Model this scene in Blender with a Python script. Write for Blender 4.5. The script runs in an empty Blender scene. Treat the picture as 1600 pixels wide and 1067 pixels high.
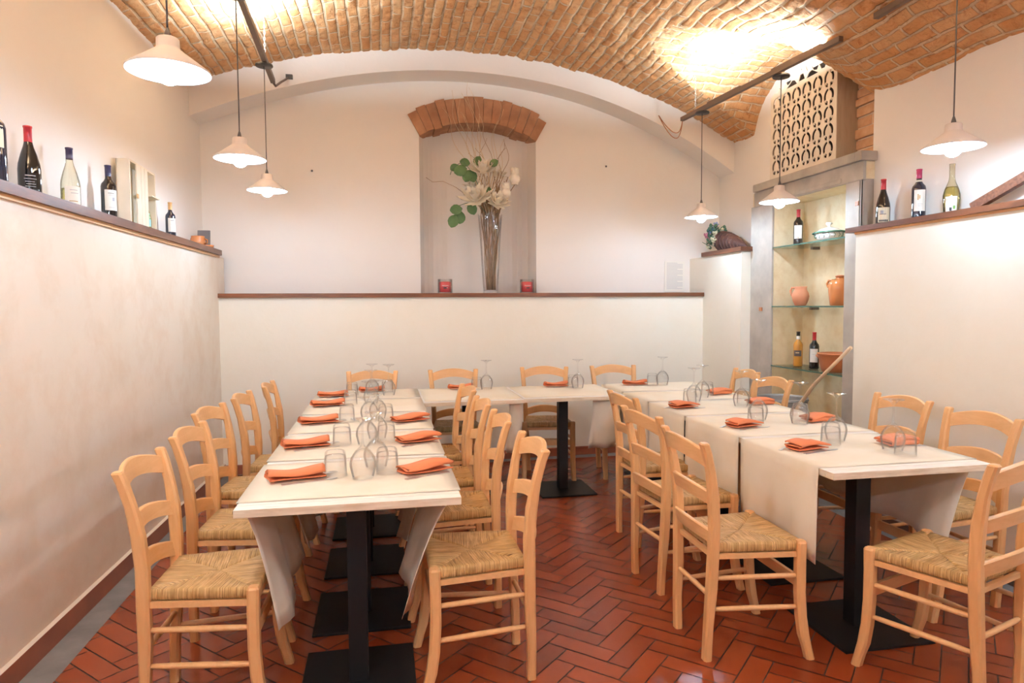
import bpy, bmesh, math, random
import numpy as np
from mathutils import Vector, Matrix
random.seed(7)
S = bpy.context.scene
COL = S.collection
PI = math.pi
sin, cos = math.sin, math.cos

# ------------------------------------------------------------------ camera
cam = bpy.data.cameras.new('camera')
cam.sensor_width = 36.0
cam.lens = 1046.4 / 1600 * 36
cam.clip_start = 0.05
co = bpy.data.objects.new('camera', cam)
COL.objects.link(co)
th, pi_, ro = [math.radians(a) for a in (10.94, 3.095, 0.3555)]
F = Vector((sin(th) * cos(pi_), cos(th) * cos(pi_), -sin(pi_)))
R0 = Vector((cos(th), -sin(th), 0))
U0 = R0.cross(F)
Rr = cos(ro) * R0 - sin(ro) * U0
Uu = sin(ro) * R0 + cos(ro) * U0
M = Matrix((Rr, Uu, -F)).transposed().to_4x4()
M.translation = (0, 0, 1.447)
co.matrix_world = M
S.camera = co

# ------------------------------------------------------------------ world, exposure
w = bpy.data.worlds.new('world')
w.use_nodes = True
w.node_tree.nodes['Background'].inputs[0].default_value = (1, .95, .9, 1)
w.node_tree.nodes['Background'].inputs[1].default_value = 0.0
S.world = w
S.view_settings.view_transform = 'Standard'
S.view_settings.look = 'None'
S.view_settings.gamma = 1
S.view_settings.use_curve_mapping = False
S.view_settings.exposure = 1.38
S.cycles.max_bounces = 10
S.cycles.diffuse_bounces = 6
S.cycles.transparent_max_bounces = 40
S.cycles.caustics_reflective = False
S.cycles.caustics_refractive = False
S.cycles.sample_clamp_indirect = 6
LAMP_W, UP_W, FILL_W = 7.0, 17.0, 16.0      # radiant watts: pendant bulbs, track uplights, added unseen pendants for fill light
LAMP_C = (.70, .92, 1.17)
UP_C = (.86, .99, 1.08)

# ------------------------------------------------------------------ materials
def new_mat(name):
    m = bpy.data.materials.new(name)
    m.use_nodes = True
    nt = m.node_tree
    return m, nt, nt.nodes['Principled BSDF']
def N(nt, t, **k):
    n = nt.nodes.new(t)
    for a, v in k.items():
        if a.startswith('i_'):
            n.inputs[a[2:].replace('_', ' ')].default_value = v
        else:
            setattr(n, a, v)
    return n
def ramp(nt, src, stops):
    r = nt.nodes.new('ShaderNodeValToRGB')
    e = r.color_ramp.elements
    while len(e) < len(stops): e.new(.5)
    for k, (p, c) in enumerate(stops):
        e[k].position = p
        e[k].color = (*c, 1)
    nt.links.new(src, r.inputs[0])
    return r.outputs[0]
def mixc(nt, fac, a, b, mode='MIX'):
    m = nt.nodes.new('ShaderNodeMix')
    m.data_type = 'RGBA'
    m.blend_type = mode
    for s, v in ((m.inputs[0], fac), (m.inputs[6], a), (m.inputs[7], b)):
        if isinstance(v, bpy.types.NodeSocket): nt.links.new(v, s)
        elif isinstance(v, (int, float)): s.default_value = v
        else: s.default_value = (*v, 1)
    return m.outputs[2]
def noise(nt, scale, detail=4, vec=None, rough=.55, dist=0):
    n = N(nt, 'ShaderNodeTexNoise')
    n.inputs['Scale'].default_value = scale
    n.inputs['Detail'].default_value = detail
    n.inputs['Roughness'].default_value = rough
    n.inputs['Distortion'].default_value = dist
    if vec: nt.links.new(vec, n.inputs['Vector'])
    return n.outputs['Fac']
def coords(nt, kind='Object', scale=(1, 1, 1)):
    t = N(nt, 'ShaderNodeTexCoord')
    mp = N(nt, 'ShaderNodeMapping')
    mp.inputs['Scale'].default_value = scale
    nt.links.new(t.outputs[kind], mp.inputs[0])
    return mp.outputs[0]
def bump(nt, bs, h, strength=.3, dist=.01):
    b = N(nt, 'ShaderNodeBump')
    b.inputs['Strength'].default_value = strength
    b.inputs['Distance'].default_value = dist
    nt.links.new(h, b.inputs['Height'])
    nt.links.new(b.outputs[0], bs.inputs['Normal'])
def simple(name, c, rough=.5, metal=0, spec=.5, nscale=None, c2=None, bstr=0):
    m, nt, b = new_mat(name)
    b.inputs['Roughness'].default_value = rough
    b.inputs['Metallic'].default_value = metal
    b.inputs['Specular IOR Level'].default_value = spec
    if nscale:
        f = noise(nt, nscale, 4, coords(nt))
        nt.links.new(ramp(nt, f, [(.3, c), (.7, c2 or tuple(x * .88 for x in c))]), b.inputs['Base Color'])
        if bstr: bump(nt, b, f, bstr, .005)
    else:
        b.inputs['Base Color'].default_value = (*c, 1)
    return m
def plaster(name, c1, c2, c3, big=1.2, amt=.6, rough=.85, bs=.12):
    m, nt, b = new_mat(name)
    v = coords(nt)
    f1 = noise(nt, big, 5, v, .6, .4)
    f2 = noise(nt, big * 4.5, 6, v, .65, .2)
    a = ramp(nt, f1, [(.3, c1), (.72, c2)])
    g = ramp(nt, f2, [(.45, (0, 0, 0)), (.75, (amt, amt, amt))])
    nt.links.new(mixc(nt, g, a, c3), b.inputs['Base Color'])
    b.inputs['Roughness'].default_value = rough
    b.inputs['Specular IOR Level'].default_value = .25
    bump(nt, b, noise(nt, 22, 5, v), bs, .01)
    return m
def thin_glass(name, tint=(.99, .99, .99), edge=.42, add=.05, edge_tint=None):
    m, nt, b = new_mat(name)
    nt.nodes.remove(b)
    out = [n for n in nt.nodes if n.type == 'OUTPUT_MATERIAL'][0]
    lw = N(nt, 'ShaderNodeLayerWeight')
    lw.inputs['Blend'].default_value = .16
    tr = N(nt, 'ShaderNodeBsdfTransparent')
    et = edge_tint or tuple(x * .93 for x in tint)
    nt.links.new(mixc(nt, lw.outputs['Facing'], tint, et), tr.inputs[0])
    gl = N(nt, 'ShaderNodeBsdfGlossy')
    gl.inputs['Roughness'].default_value = .03
    mth = N(nt, 'ShaderNodeMath', operation='MULTIPLY_ADD')
    nt.links.new(lw.outputs['Fresnel'], mth.inputs[0])
    mth.inputs[1].default_value = edge
    mth.inputs[2].default_value = add
    mx = N(nt, 'ShaderNodeMixShader')
    nt.links.new(mth.outputs[0], mx.inputs[0])
    nt.links.new(tr.outputs[0], mx.inputs[1])
    nt.links.new(gl.outputs[0], mx.inputs[2])
    nt.links.new(mx.outputs[0], out.inputs[0])
    return m
def wood(name, c1, c2, scale=(14, 14, 1.6), rough=.4, contrast=1, spec=.4):
    m, nt, b = new_mat(name)
    v = coords(nt, 'Object', scale)
    f = noise(nt, 2.5, 5, v, .6, .6)
    nt.links.new(ramp(nt, f, [(.3, c1), (.7, c2)]), b.inputs['Base Color'])
    b.inputs['Roughness'].default_value = rough
    b.inputs['Specular IOR Level'].default_value = spec
    bump(nt, b, f, .08, .004)
    return m

MAT = {}
MAT['upper'] = plaster('white_plaster', (.82, .79, .75), (.84, .815, .78), (.80, .76, .71), .8, .25)
MAT['lower_left'] = plaster('sponged_plaster', (.81, .745, .655), (.77, .68, .56), (.68, .53, .39), .9, .55)
MAT['lower'] = plaster('cream_plaster', (.84, .815, .73), (.825, .795, .70), (.79, .735, .61), 1.3, .3)
MAT['niche'] = plaster('ochre_plaster', (.80, .70, .50), (.76, .62, .38), (.60, .42, .2), 2.5, .5)
MAT['cap'] = simple('white_capping', (.66, .56, .45), .7)
MAT['base'] = simple('terracotta_skirting', (.36, .115, .06), .35, nscale=6, c2=(.28, .085, .045))
MAT['base_r'] = simple('dark_skirting', (.16, .09, .06), .35, nscale=6)
MAT['stone'] = simple('grey_stone', (.20, .185, .175), .6, nscale=7, c2=(.13, .12, .115), bstr=.2)
MAT['grout'] = simple('grout', (.075, .035, .022), .7)
MAT['shelfwood'] = wood('stained_shelf_wood', (.20, .075, .035), (.09, .035, .02), (6, 1.5, 14), .35)
MAT['shelfwood_x'] = wood('stained_shelf_wood_x', (.23, .085, .035), (.10, .04, .02), (1.2, 6, 14), .35)
MAT['beech'] = wood('beech', (.74, .43, .20), (.66, .36, .15), (16, 16, 2), .38)
MAT['beech2'] = wood('beech_rail', (.76, .455, .22), (.67, .375, .165), (16, 2, 16), .38)
MAT['black'] = simple('black_steel', (.008, .008, .009), .5, spec=.25)
MAT['fabric'] = simple('beige_paper_cloth', (.70, .58, .42), .85, nscale=3, c2=(.66, .53, .37))
MAT['shade'] = simple('white_shade', (.66, .60, .57), .6)
MAT['shade_in'] = simple('white_shade_inside', (.62, .60, .55), .6)
MAT['cord'] = simple('grey_cord', (.09, .085, .09), .6)
MAT['track'] = simple('bronze_track', (.16, .11, .08), .45)
MAT['capd'] = simple('dark_canopy', (.05, .048, .05), .4)
MAT['chain'] = simple('pale_chain', (.7, .68, .65), .35, .6)
MAT['copper'] = simple('copper_flex', (.42, .16, .06), .5)
MAT['steel'] = simple('cutlery_steel', (.80, .79, .78), .28, .9)
MAT['glass'] = thin_glass('clear_glass')
MAT['shelfglass'] = thin_glass('shelf_glass', (.95, .975, .96), .5, .06, (.80, .88, .84))
MAT['glassedge'] = simple('green_glass_edge', (.06, .13, .10), .15)
MAT['dark_bottle'] = simple('dark_bottle_glass', (.012, .010, .010), .06, spec=.8)
MAT['blue_bottle'] = simple('blue_black_bottle_glass', (.014, .017, .035), .06, spec=.8)
MAT['yellow_glass'] = thin_glass('white_wine_glass', (.93, .90, .62), .5, .06, (.62, .58, .25))
MAT['clear_bottle'] = thin_glass('clear_bottle_glass', (.93, .93, .84), .6, .08, (.55, .53, .42))
MAT['amber_glass'] = simple('amber_liquor', (.50, .22, .03), .08, spec=.8)
MAT['red_cap'] = simple('red_capsule', (.48, .03, .04), .35)
MAT['pink_cap'] = simple('magenta_capsule', (.48, .05, .13), .35)
MAT['navy_cap'] = simple('navy_capsule', (.04, .035, .09), .3)
MAT['tan_cap'] = simple('tan_capsule', (.70, .42, .18), .5)
MAT['black_cap'] = simple('black_capsule', (.02, .02, .02), .35)
MAT['glasscap'] = simple('pale_capsule', (.70, .66, .56), .35)
MAT['label'] = simple('white_label', (.82, .80, .74), .7)
MAT['label_cream'] = simple('cream_label', (.74, .68, .52), .7)
MAT['label_teal'] = simple('teal_label', (.35, .66, .66), .6)
MAT['label_dark'] = simple('dark_label', (.06, .05, .05), .5)
MAT['ink'] = simple('grey_ink', (.18, .17, .18), .7)
MAT['ink_light'] = simple('pale_ink', (.45, .46, .5), .7)
MAT['ink_black'] = simple('black_ink', (.02, .02, .03), .6)
MAT['green_ink'] = simple('green_ink', (.18, .38, .08), .6)
MAT['gold_ink'] = simple('gold_ink', (.5, .36, .2), .5)
MAT['terracotta'] = simple('terracotta', (.52, .19, .08), .55, nscale=9, c2=(.45, .15, .06))
MAT['terracotta_gl'] = simple('glazed_terracotta', (.56, .19, .06), .15, nscale=5, c2=(.62, .25, .09), spec=.7)
MAT['pink_terra'] = simple('unglazed_terracotta', (.62, .27, .15), .75)
MAT['cratewood'] = simple('pale_crate_wood', (.80, .72, .58), .7, nscale=8, c2=(.74, .65, .5))
MAT['slate'] = simple('slate', (.17, .16, .17), .6, nscale=9)
MAT['greyframe'] = simple('grey_painted_stone', (.48, .44, .39), .75, nscale=5, c2=(.33, .30, .265), bstr=.35)
MAT['boxface'] = simple('ivory_fretwork', (.70, .63, .54), .6)
MAT['boxside'] = wood('weathered_side_board', (.46, .37, .27), (.34, .26, .18), (8, 8, 1.2), .7)
MAT['boxin'] = simple('dark_interior', (.03, .022, .018), .9)
MAT['candle'] = simple('red_wax', (.85, .10, .11), .4)
MAT['twig'] = simple('brown_twig', (.30, .18, .09), .8, nscale=20, c2=(.42, .28, .16))
MAT['twig_pale'] = simple('pale_twig', (.72, .58, .40), .8)
MAT['petal'] = simple('dried_cream_petal', (.90, .87, .79), .75, nscale=16, c2=(.85, .77, .62))
MAT['leaf'] = simple('eucalyptus_leaf', (.07, .16, .05), .6, nscale=12, c2=(.12, .22, .09))
MAT['leaf2'] = simple('grey_green_leaf', (.10, .20, .13), .6)
MAT['wicker'] = simple('dark_wicker', (.07, .03, .028), .6, nscale=60, c2=(.13, .06, .045), bstr=.6)
MAT['zinc'] = simple('galvanised_zinc', (.34, .33, .32), .45, .35, nscale=8, c2=(.27, .26, .25))
MAT['stick'] = simple('pale_stick', (.62, .44, .27), .6)
MAT['ceramic'] = simple('white_ceramic', (.82, .80, .76), .15, spec=.6)
MAT['ceramic_green'] = simple('green_glaze', (.06, .18, .12), .15, spec=.6)
MAT['blossom_w'] = simple('pale_blossom', (.80, .76, .55), .7)
MAT['blossom_p'] = simple('pink_blossom', (.60, .25, .33), .7)
MAT['blossom_b'] = simple('blue_blossom', (.35, .45, .72), .7)
MAT['carved'] = simple('carved_dark_wood', (.13, .05, .03), .45, nscale=70, c2=(.26, .11, .06), bstr=.8)
MAT['whiteband'] = simple('white_band', (.8, .78, .74), .5)

def emis(name, c, s):
    m, nt, b = new_mat(name)
    b.inputs['Emission Color'].default_value = (*c, 1)
    b.inputs['Emission Strength'].default_value = s
    b.inputs['Base Color'].default_value = (.9, .9, .9, 1)
    return m
AREA = 4 * PI * .040 ** 2 * PI
MAT['bulb'] = emis('lit_bulb', LAMP_C, LAMP_W / AREA)
MAT['bulb_fill'] = emis('lit_bulb_fill', LAMP_C, FILL_W / AREA)

# napkin
m, nt, b = new_mat('orange_napkin')
f = noise(nt, 5, 3, coords(nt))
nt.links.new(ramp(nt, f, [(.3, (.72, .23, .10)), (.7, (.66, .19, .075))]), b.inputs['Base Color'])
b.inputs['Roughness'].default_value = .8
bump(nt, b, noise(nt, 900, 1, coords(nt)), .15, .001)
MAT['napkin'] = m

# white painted table top with worn plank lines
m, nt, b = new_mat('whitewashed_wood')
v = coords(nt, 'Object', (2, 26, 26))
f = noise(nt, 2.2, 6, v, .65, .3)
c = ramp(nt, f, [(.28, (.50, .42, .34)), (.42, (.80, .75, .68)), (.7, (.85, .81, .75))])
nt.links.new(c, b.inputs['Base Color'])
b.inputs['Roughness'].default_value = .5
bump(nt, b, f, .15, .003)
MAT['top'] = m
m, nt, b = new_mat('pale_table_edge')
v = coords(nt, 'Object', (3, 3, 30))
f = noise(nt, 2.2, 5, v, .6, .3)
nt.links.new(ramp(nt, f, [(.3, (.58, .45, .31)), (.6, (.76, .66, .52))]), b.inputs['Base Color'])
b.inputs['Roughness'].default_value = .55
MAT['topedge'] = m
m, nt, b = new_mat('white_paper_cloth')
f = noise(nt, 3, 3, coords(nt))
nt.links.new(ramp(nt, f, [(.3, (.86, .82, .76)), (.7, (.83, .78, .71))]), b.inputs['Base Color'])
b.inputs['Roughness'].default_value = .75
bump(nt, b, noise(nt, 5, 3, coords(nt)), .25, .01)
MAT['paper'] = m
# runner: beige where it hangs (same cloth)
m, nt, b = new_mat('cream_table_runner')
v = coords(nt)
f = noise(nt, 6, 4, v)
c = ramp(nt, f, [(.35, (.90, .84, .71)), (.75, (.86, .78, .63))])
f2 = noise(nt, 2.6, 3, v, .5, .5)
g = ramp(nt, f2, [(.55, (0, 0, 0)), (.72, (.5, .5, .5))])
nt.links.new(mixc(nt, g, c, (.80, .67, .47)), b.inputs['Base Color'])
b.inputs['Roughness'].default_value = .85
tl = N(nt, 'ShaderNodeBsdfTranslucent')
tl.inputs[0].default_value = (.86, .70, .46, 1)
mx = N(nt, 'ShaderNodeMixShader')
mx.inputs[0].default_value = .14
nt.links.new(b.outputs[0], mx.inputs[1])
nt.links.new(tl.outputs[0], mx.inputs[2])
nt.links.new(mx.outputs[0], [n for n in nt.nodes if n.type == 'OUTPUT_MATERIAL'][0].inputs[0])
MAT['runner'] = m

# rush (uses uv: u along the rail, v inwards)
m, nt, b = new_mat('woven_rush')
v = coords(nt, 'UV', (1, 1, 1))
mp2 = coords(nt, 'UV', (230, 7, 1))
f = noise(nt, 1.0, 3, mp2, .7, .25)
mp3 = coords(nt, 'UV', (30, 12, 1))
f3 = noise(nt, 1.0, 4, mp3)
c = ramp(nt, f, [(.30, (.22, .105, .03)), (.47, (.62, .375, .14)), (.70, (.90, .66, .36))])
c2 = ramp(nt, f3, [(.35, (.75, .72, .6)), (.65, (1, 1, 1))])
nt.links.new(mixc(nt, 1.0, c, c2, 'MULTIPLY'), b.inputs['Base Color'])
b.inputs['Roughness'].default_value = .42
b.inputs['Specular IOR Level'].default_value = .55
bump(nt, b, f, 1.0, .008)
MAT['rush'] = m

# vault brick (uv in metres: u = along brick, v = across courses)
BW, BH, BM = .27, .083, .012
m, nt, b = new_mat('old_vault_brick')
uv = coords(nt, 'UV')
br = N(nt, 'ShaderNodeTexBrick')
br.offset = .5
br.inputs['Scale'].default_value = 1
br.inputs['Brick Width'].default_value = BW
br.inputs['Row Height'].default_value = BH
br.inputs['Mortar Size'].default_value = BM
br.inputs['Mortar Smooth'].default_value = .5
br.inputs['Bias'].default_value = 0
br.inputs['Color1'].default_value = (.58, .28, .11, 1)
br.inputs['Color2'].default_value = (.67, .38, .18, 1)
br.inputs['Mortar'].default_value = (.66, .50, .33, 1)
nt.links.new(uv, br.inputs['Vector'])
v = coords(nt)
st = noise(nt, 3.2, 6, v, .7, .4)
st2 = noise(nt, 16, 6, v, .7, .3)
c = mixc(nt, ramp(nt, st, [(.50, (0, 0, 0)), (.70, (.55, .55, .55))]), br.outputs['Color'], (.68, .50, .31))
c = mixc(nt, ramp(nt, st2, [(.32, (.75, .75, .75)), (.47, (0, 0, 0))]), c, (.40, .15, .05))
nt.links.new(c, b.inputs['Base Color'])
b.inputs['Roughness'].default_value = .9
b.inputs['Specular IOR Level'].default_value = .2
h = N(nt, 'ShaderNodeMath', operation='MULTIPLY_ADD')
nt.links.new(st2, h.inputs[0])
h.inputs[1].default_value = .8
nt.links.new(br.outputs['Fac'], h.inputs[2])
inv = N(nt, 'ShaderNodeMath', operation='MULTIPLY_ADD')
nt.links.new(br.outputs['Fac'], inv.inputs[0])
inv.inputs[1].default_value = -.6
nt.links.new(st2, inv.inputs[2])
bump(nt, b, inv.outputs[0], 1.0, .018)
MAT['brick'] = m
MAT['loose_brick'] = simple('loose_brick', (.66, .42, .26), .9, nscale=12, c2=(.52, .27, .13), bstr=.5)
MAT['arch_brick'] = simple('arch_brick', (.50, .27, .15), .85, nscale=7, c2=(.30, .14, .075), bstr=.6)

# floor tile: tone per tile from an attribute
m, nt, b = new_mat('terracotta_floor_tile')
at = N(nt, 'ShaderNodeAttribute', attribute_name='tone')
c = ramp(nt, at.outputs['Fac'], [(0, (.195, .034, .010)), (.5, (.235, .042, .012)), (1, (.275, .055, .017))])
v = coords(nt)
nt.links.new(c, b.inputs['Base Color'])
b.inputs['Roughness'].default_value = .25
b.inputs['Specular IOR Level'].default_value = .5
MAT['tile'] = m

# ------------------------------------------------------------------ mesh helpers
class MB:
    def __init__(s):
        s.v = []; s.f = []; s.mi = []; s.sm = []; s.uv = None
    def add(s, vs, fs, mi=0, smooth=False):
        o = len(s.v)
        s.v += [tuple(p) for p in vs]
        for f in fs:
            s.f.append(tuple(i + o for i in f)); s.mi.append(mi); s.sm.append(smooth)
        return s
    def box(s, x0, x1, y0, y1, z0, z1, mi=0, bev=0, rot=None, org=None):
        bm = bmesh.new()
        bmesh.ops.create_cube(bm, size=1)
        for vv in bm.verts:
            vv.co = Vector(((x0 + x1) / 2 + vv.co.x * (x1 - x0), (y0 + y1) / 2 + vv.co.y * (y1 - y0), (z0 + z1) / 2 + vv.co.z * (z1 - z0)))
        if bev: bmesh.ops.bevel(bm, geom=bm.edges[:], offset=bev, segments=2, profile=.7, affect='EDGES')
        bm.verts.ensure_lookup_table()
        pts = [vv.co.copy() for vv in bm.verts]
        if rot is not None:
            o = Vector(org or (0, 0, 0))
            pts = [rot @ (p - o) + o for p in pts]
        s.add(pts, [[vv.index for vv in f.verts] for f in bm.faces], mi)
        bm.free()
        return s
    def lathe(s, prof, seg=24, mi=0, c=(0, 0, 0), sx=1, sy=1, smooth=True, a0=0, a1=2 * PI, M=None):
        full = abs(a1 - a0 - 2 * PI) < 1e-6
        n = seg if full else seg + 1
        vs = []
        for (r, z) in prof:
            for k in range(n):
                a = a0 + (a1 - a0) * k / seg
                p = Vector((r * cos(a) * sx, r * sin(a) * sy, z))
                if M: p = M @ p
                vs.append((c[0] + p.x, c[1] + p.y, c[2] + p.z))
        fs = []
        for i in range(len(prof) - 1):
            for k in range(seg):
                k2 = (k + 1) % n if full else k + 1
                fs.append((i * n + k, i * n + k2, (i + 1) * n + k2, (i + 1) * n + k))
        return s.add(vs, fs, mi, smooth)
    def loft(s, rings, mi=0, smooth=False, cap=True):
        n = len(rings[0]); vs = [p for r in rings for p in r]
        fs = []
        for i in range(len(rings) - 1):
            for k in range(n):
                fs.append((i * n + k, i * n + (k + 1) % n, (i + 1) * n + (k + 1) % n, (i + 1) * n + k))
        s.add(vs, fs, mi, smooth)
        if cap:
            o = len(s.v) - len(vs)
            s.f.append(tuple(o + k for k in reversed(range(n)))); s.mi.append(mi); s.sm.append(False)
            s.f.append(tuple(o + (len(rings) - 1) * n + k for k in range(n))); s.mi.append(mi); s.sm.append(False)
        return s
    def tube(s, pts, r, seg=8, mi=0, cap=True):
        pts = [Vector(p) for p in pts]
        rs = r if isinstance(r, (list, tuple)) else [r] * len(pts)
        rings = []
        up = Vector((0, 0, 1))
        t0 = (pts[1] - pts[0]).normalized()
        if abs(t0.dot(up)) > .9: up = Vector((1, 0, 0))
        nrm = t0.cross(up).normalized()
        for i, p in enumerate(pts):
            a = pts[max(i - 1, 0)]; b_ = pts[min(i + 1, len(pts) - 1)]
            t = (b_ - a).normalized()
            nrm = (nrm - t * nrm.dot(t)).normalized()
            bn = t.cross(nrm)
            rings.append([tuple(p + (nrm * cos(2 * PI * k / seg) + bn * sin(2 * PI * k / seg)) * rs[i]) for k in range(seg)])
        return s.loft(rings, mi, True, cap)
    def ball(s, c, r, seg=10, ring=6, mi=0, sz=1):
        prof = [(max(r * sin(PI * k / ring), 1e-4), -r * cos(PI * k / ring) * sz) for k in range(ring + 1)]
        return s.lathe(prof, seg, mi, c)
    def obj(s, name, mats, parent=None, loc=None, rz=0, kind=None):
        me = bpy.data.meshes.new(name)
        me.from_pydata(s.v, [], s.f)
        for mm in (mats if isinstance(mats, (list, tuple)) else [mats]):
            me.materials.append(MAT[mm] if isinstance(mm, str) else mm)
        me.polygons.foreach_set('material_index', s.mi)
        me.polygons.foreach_set('use_smooth', s.sm)
        if s.uv:
            l = me.uv_layers.new(name='UVMap')
            l.data.foreach_set('uv', [c for u in s.uv for c in u])
        me.update()
        o = bpy.data.objects.new(name, me)
        COL.objects.link(o)
        if parent: o.parent = parent
        if loc: o.location = loc
        o.rotation_euler[2] = rz
        if kind: o['kind'] = kind
        return o
def crect(x, y, z, wx, wy, b=.005):
    hx, hy = wx / 2, wy / 2
    return [(x - hx + b, y - hy, z), (x + hx - b, y - hy, z), (x + hx, y - hy + b, z), (x + hx, y + hy - b, z),
            (x + hx - b, y + hy, z), (x - hx + b, y + hy, z), (x - hx, y + hy - b, z), (x - hx, y - hy + b, z)]
def struct(mb, name, mats, **k):
    return mb.obj(name, mats, kind='structure', **k)
def tag(o, label, cat, group=None):
    o['label'] = label; o['category'] = cat
    if group: o['group'] = group
    return o
def thing(name, loc, rz, label, cat, group=None):
    o = bpy.data.objects.new(name, None)
    o.empty_display_size = .1
    COL.objects.link(o)
    o.location = loc; o.rotation_euler[2] = rz
    return tag(o, label, cat, group)
KIDS = {}
def dup(root, loc, rz, label=None, group=None):
    kids = KIDS.setdefault(root.name, [(c, list(c.children)) for c in root.children])
    r = root.copy(); COL.objects.link(r); r.location = loc; r.rotation_euler = (0, 0, rz)
    if label: r['label'] = label
    if group: r['group'] = group
    for c, gs in kids:
        d = c.copy(); COL.objects.link(d); d.parent = r
        for g in gs:
            e = g.copy(); COL.objects.link(e); e.parent = d
    return r

# ------------------------------------------------------------------ room geometry functions
LWX = lambda y: -1.474 + .0176 * y          # lower left wall face
UWX = lambda y: -1.66 + .0176 * y           # upper left wall face
BWY = lambda x: 6.127 + .0303 * x           # lower back wall face
RX, RU, RN = 3.15, 3.48, 3.34                         # right wall, lower and upper face
YB = -2.6                                   # wall behind the camera
px = [-1.66, -1.372, -.886, -.491, .053, .688, 1.208, 1.823, 2.467, 3.144, 3.527]
pz = [3.27, 3.392, 3.532, 3.614, 3.701, 3.747, 3.732, 3.651, 3.497, 3.211, 3.03]
VC = np.polyfit(px, pz, 4)
barrel = lambda x: np.polyval(VC, x)
def sstep(a, b_, x):
    t = np.clip((x - a) / (b_ - a), 0, 1)
    return t * t * (3 - 2 * t)
vault = lambda x, y: barrel(x) - .25 * sstep(2.0, 3.34, x) * (1 - sstep(3.95, 4.6, y))
ix = [-1.6, -1.44, -.892, -.495, .05, .617, 1.207, 1.823, 2.142, 2.803, 3.428, 3.6]
iz = [3.02, 3.093, 3.285, 3.419, 3.505, 3.555, 3.544, 3.456, 3.392, 3.12, 2.786, 2.68]
def inner(x): return float(np.interp(x, ix, iz))
def inner_s(x): return float(np.polyval(np.polyfit(ix, iz, 4), x))

# floor ---------------------------------------------------------------
def build_floor():
    W = .0933; L = .28; g = .0028
    vs, fs, tone = [], [], []
    rnd = random.Random(3)
    c45 = math.sqrt(.5)
    def clip(poly, x0, x1, y0, y1):
        for ax, lim, sgn in ((0, x0, 1), (0, x1, -1), (1, y0, 1), (1, y1, -1)):
            out = []
            for i in range(len(poly)):
                a, b_ = poly[i - 1], poly[i]
                ia = sgn * (a[ax] - lim) >= 0; ib = sgn * (b_[ax] - lim) >= 0
                if ia != ib:
                    t = (lim - a[ax]) / (b_[ax] - a[ax])
                    out.append((a[0] + t * (b_[0] - a[0]), a[1] + t * (b_[1] - a[1])))
                if ib: out.append(b_)
            poly = out
            if not poly: return poly
        return poly
    rects = []
    for i in range(-80, 81):
        for j in range(-80, 81):
            # lattice: each cell row shifts by W; period vectors (W,-W)... and (L+W? ) -> standard 3:1 herringbone
            ox = i * W + j * L
            oy = i * W - j * L
            rects.append((ox, oy, ox + L, oy + W))
            rects.append((ox, oy + W, ox + W, oy + W + L))
    for (a0, b0, a1, b1) in rects:
        cx, cy = (a0 + a1) / 2, (b0 + b1) / 2
        X = c45 * (cx - cy) + .94; Y = c45 * (cx + cy) + 2.72
        if not (-1.9 < X < 4 and YB - .4 < Y < 6.6): continue
        poly = [(a0 + g, b0 + g), (a1 - g, b0 + g), (a1 - g, b1 - g), (a0 + g, b1 - g)]
        poly = [(c45 * (p[0] - p[1]) + .94, c45 * (p[0] + p[1]) + 2.72) for p in poly]
        poly = clip(poly, -1.275 + .0176 * (0), 3.05, YB, 6.05)
        if len(poly) < 3: continue
        o = len(vs); z = rnd.uniform(-.0006, .0006)
        vs += [(p[0], p[1], z) for p in poly]
        fs.append(tuple(range(o, o + len(poly))))
        tone.append(rnd.random())
    mb = MB(); mb.add(vs, fs, 0)
    mb.add([(-1.9, YB, -.004), (4, YB, -.004), (4, 6.6, -.004), (-1.9, 6.6, -.004)], [(0, 1, 2, 3)], 1)
    # stone margin strips along the walls
    mb.box(-1.5, -1.275, YB, 6.1, -.02, 0, 2)
    mb.box(-1.3, 3.2, 6.05, 6.2, -.02, .0, 2)
    mb.box(3.05, 3.3, YB, 6.1, -.02, 0, 2)
    o = struct(mb, 'floor', ['tile', 'grout', 'stone'])
    att = o.data.attributes.new('tone', 'FLOAT', 'FACE')
    arr = tone + [.5] * (len(o.data.polygons) - len(tone))
    att.data.foreach_set('value', arr)
build_floor()

# vault ---------------------------------------------------------------
def vnoise(x, y, seed):
    """cheap smooth value noise"""
    r = np.random.RandomState(seed).rand(64, 64)
    xi = np.floor(x).astype(int); yi = np.floor(y).astype(int)
    fx = x - xi; fy = y - yi
    fx = fx * fx * (3 - 2 * fx); fy = fy * fy * (3 - 2 * fy)
    g = lambda a, b_: r[a % 64, b_ % 64]
    return (g(xi, yi) * (1 - fx) + g(xi + 1, yi) * fx) * (1 - fy) + (g(xi, yi + 1) * (1 - fx) + g(xi + 1, yi + 1) * fx) * fy
def brick_relief(u, v, seed):
    row = np.floor(v / BH)
    uu = u + np.where(np.mod(row, 2) != 0, .5, 0) * BW
    col = np.floor(uu / BW)
    fu = uu - col * BW; fv = v - row * BH
    d = np.minimum(np.minimum(fu, BW - fu), np.minimum(fv, BH - fv))
    inb = np.clip((d - BM * .35) / (BM * .9), 0, 1)
    r = np.random.RandomState(seed).rand(128, 128)
    rb = r[row.astype(int) % 128, col.astype(int) % 128]
    tilt = (r[(row.astype(int) + 7) % 128, (col.astype(int) + 3) % 128] - .5) * (fv / BH - .5)
    return inb, inb * (.004 + .010 * rb + .018 * tilt)
YC, HW, ZS, ZH = 5.10, .77, 2.98, .54
def lun(x, y):
    t = np.clip(1 - ((y - YC) / HW) ** 2, 0, 1)
    return np.where((np.abs(y - YC) < HW) & (x > 1.2), ZS + ZH * np.sqrt(t) + (RU - x) * .05, 0)
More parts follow.
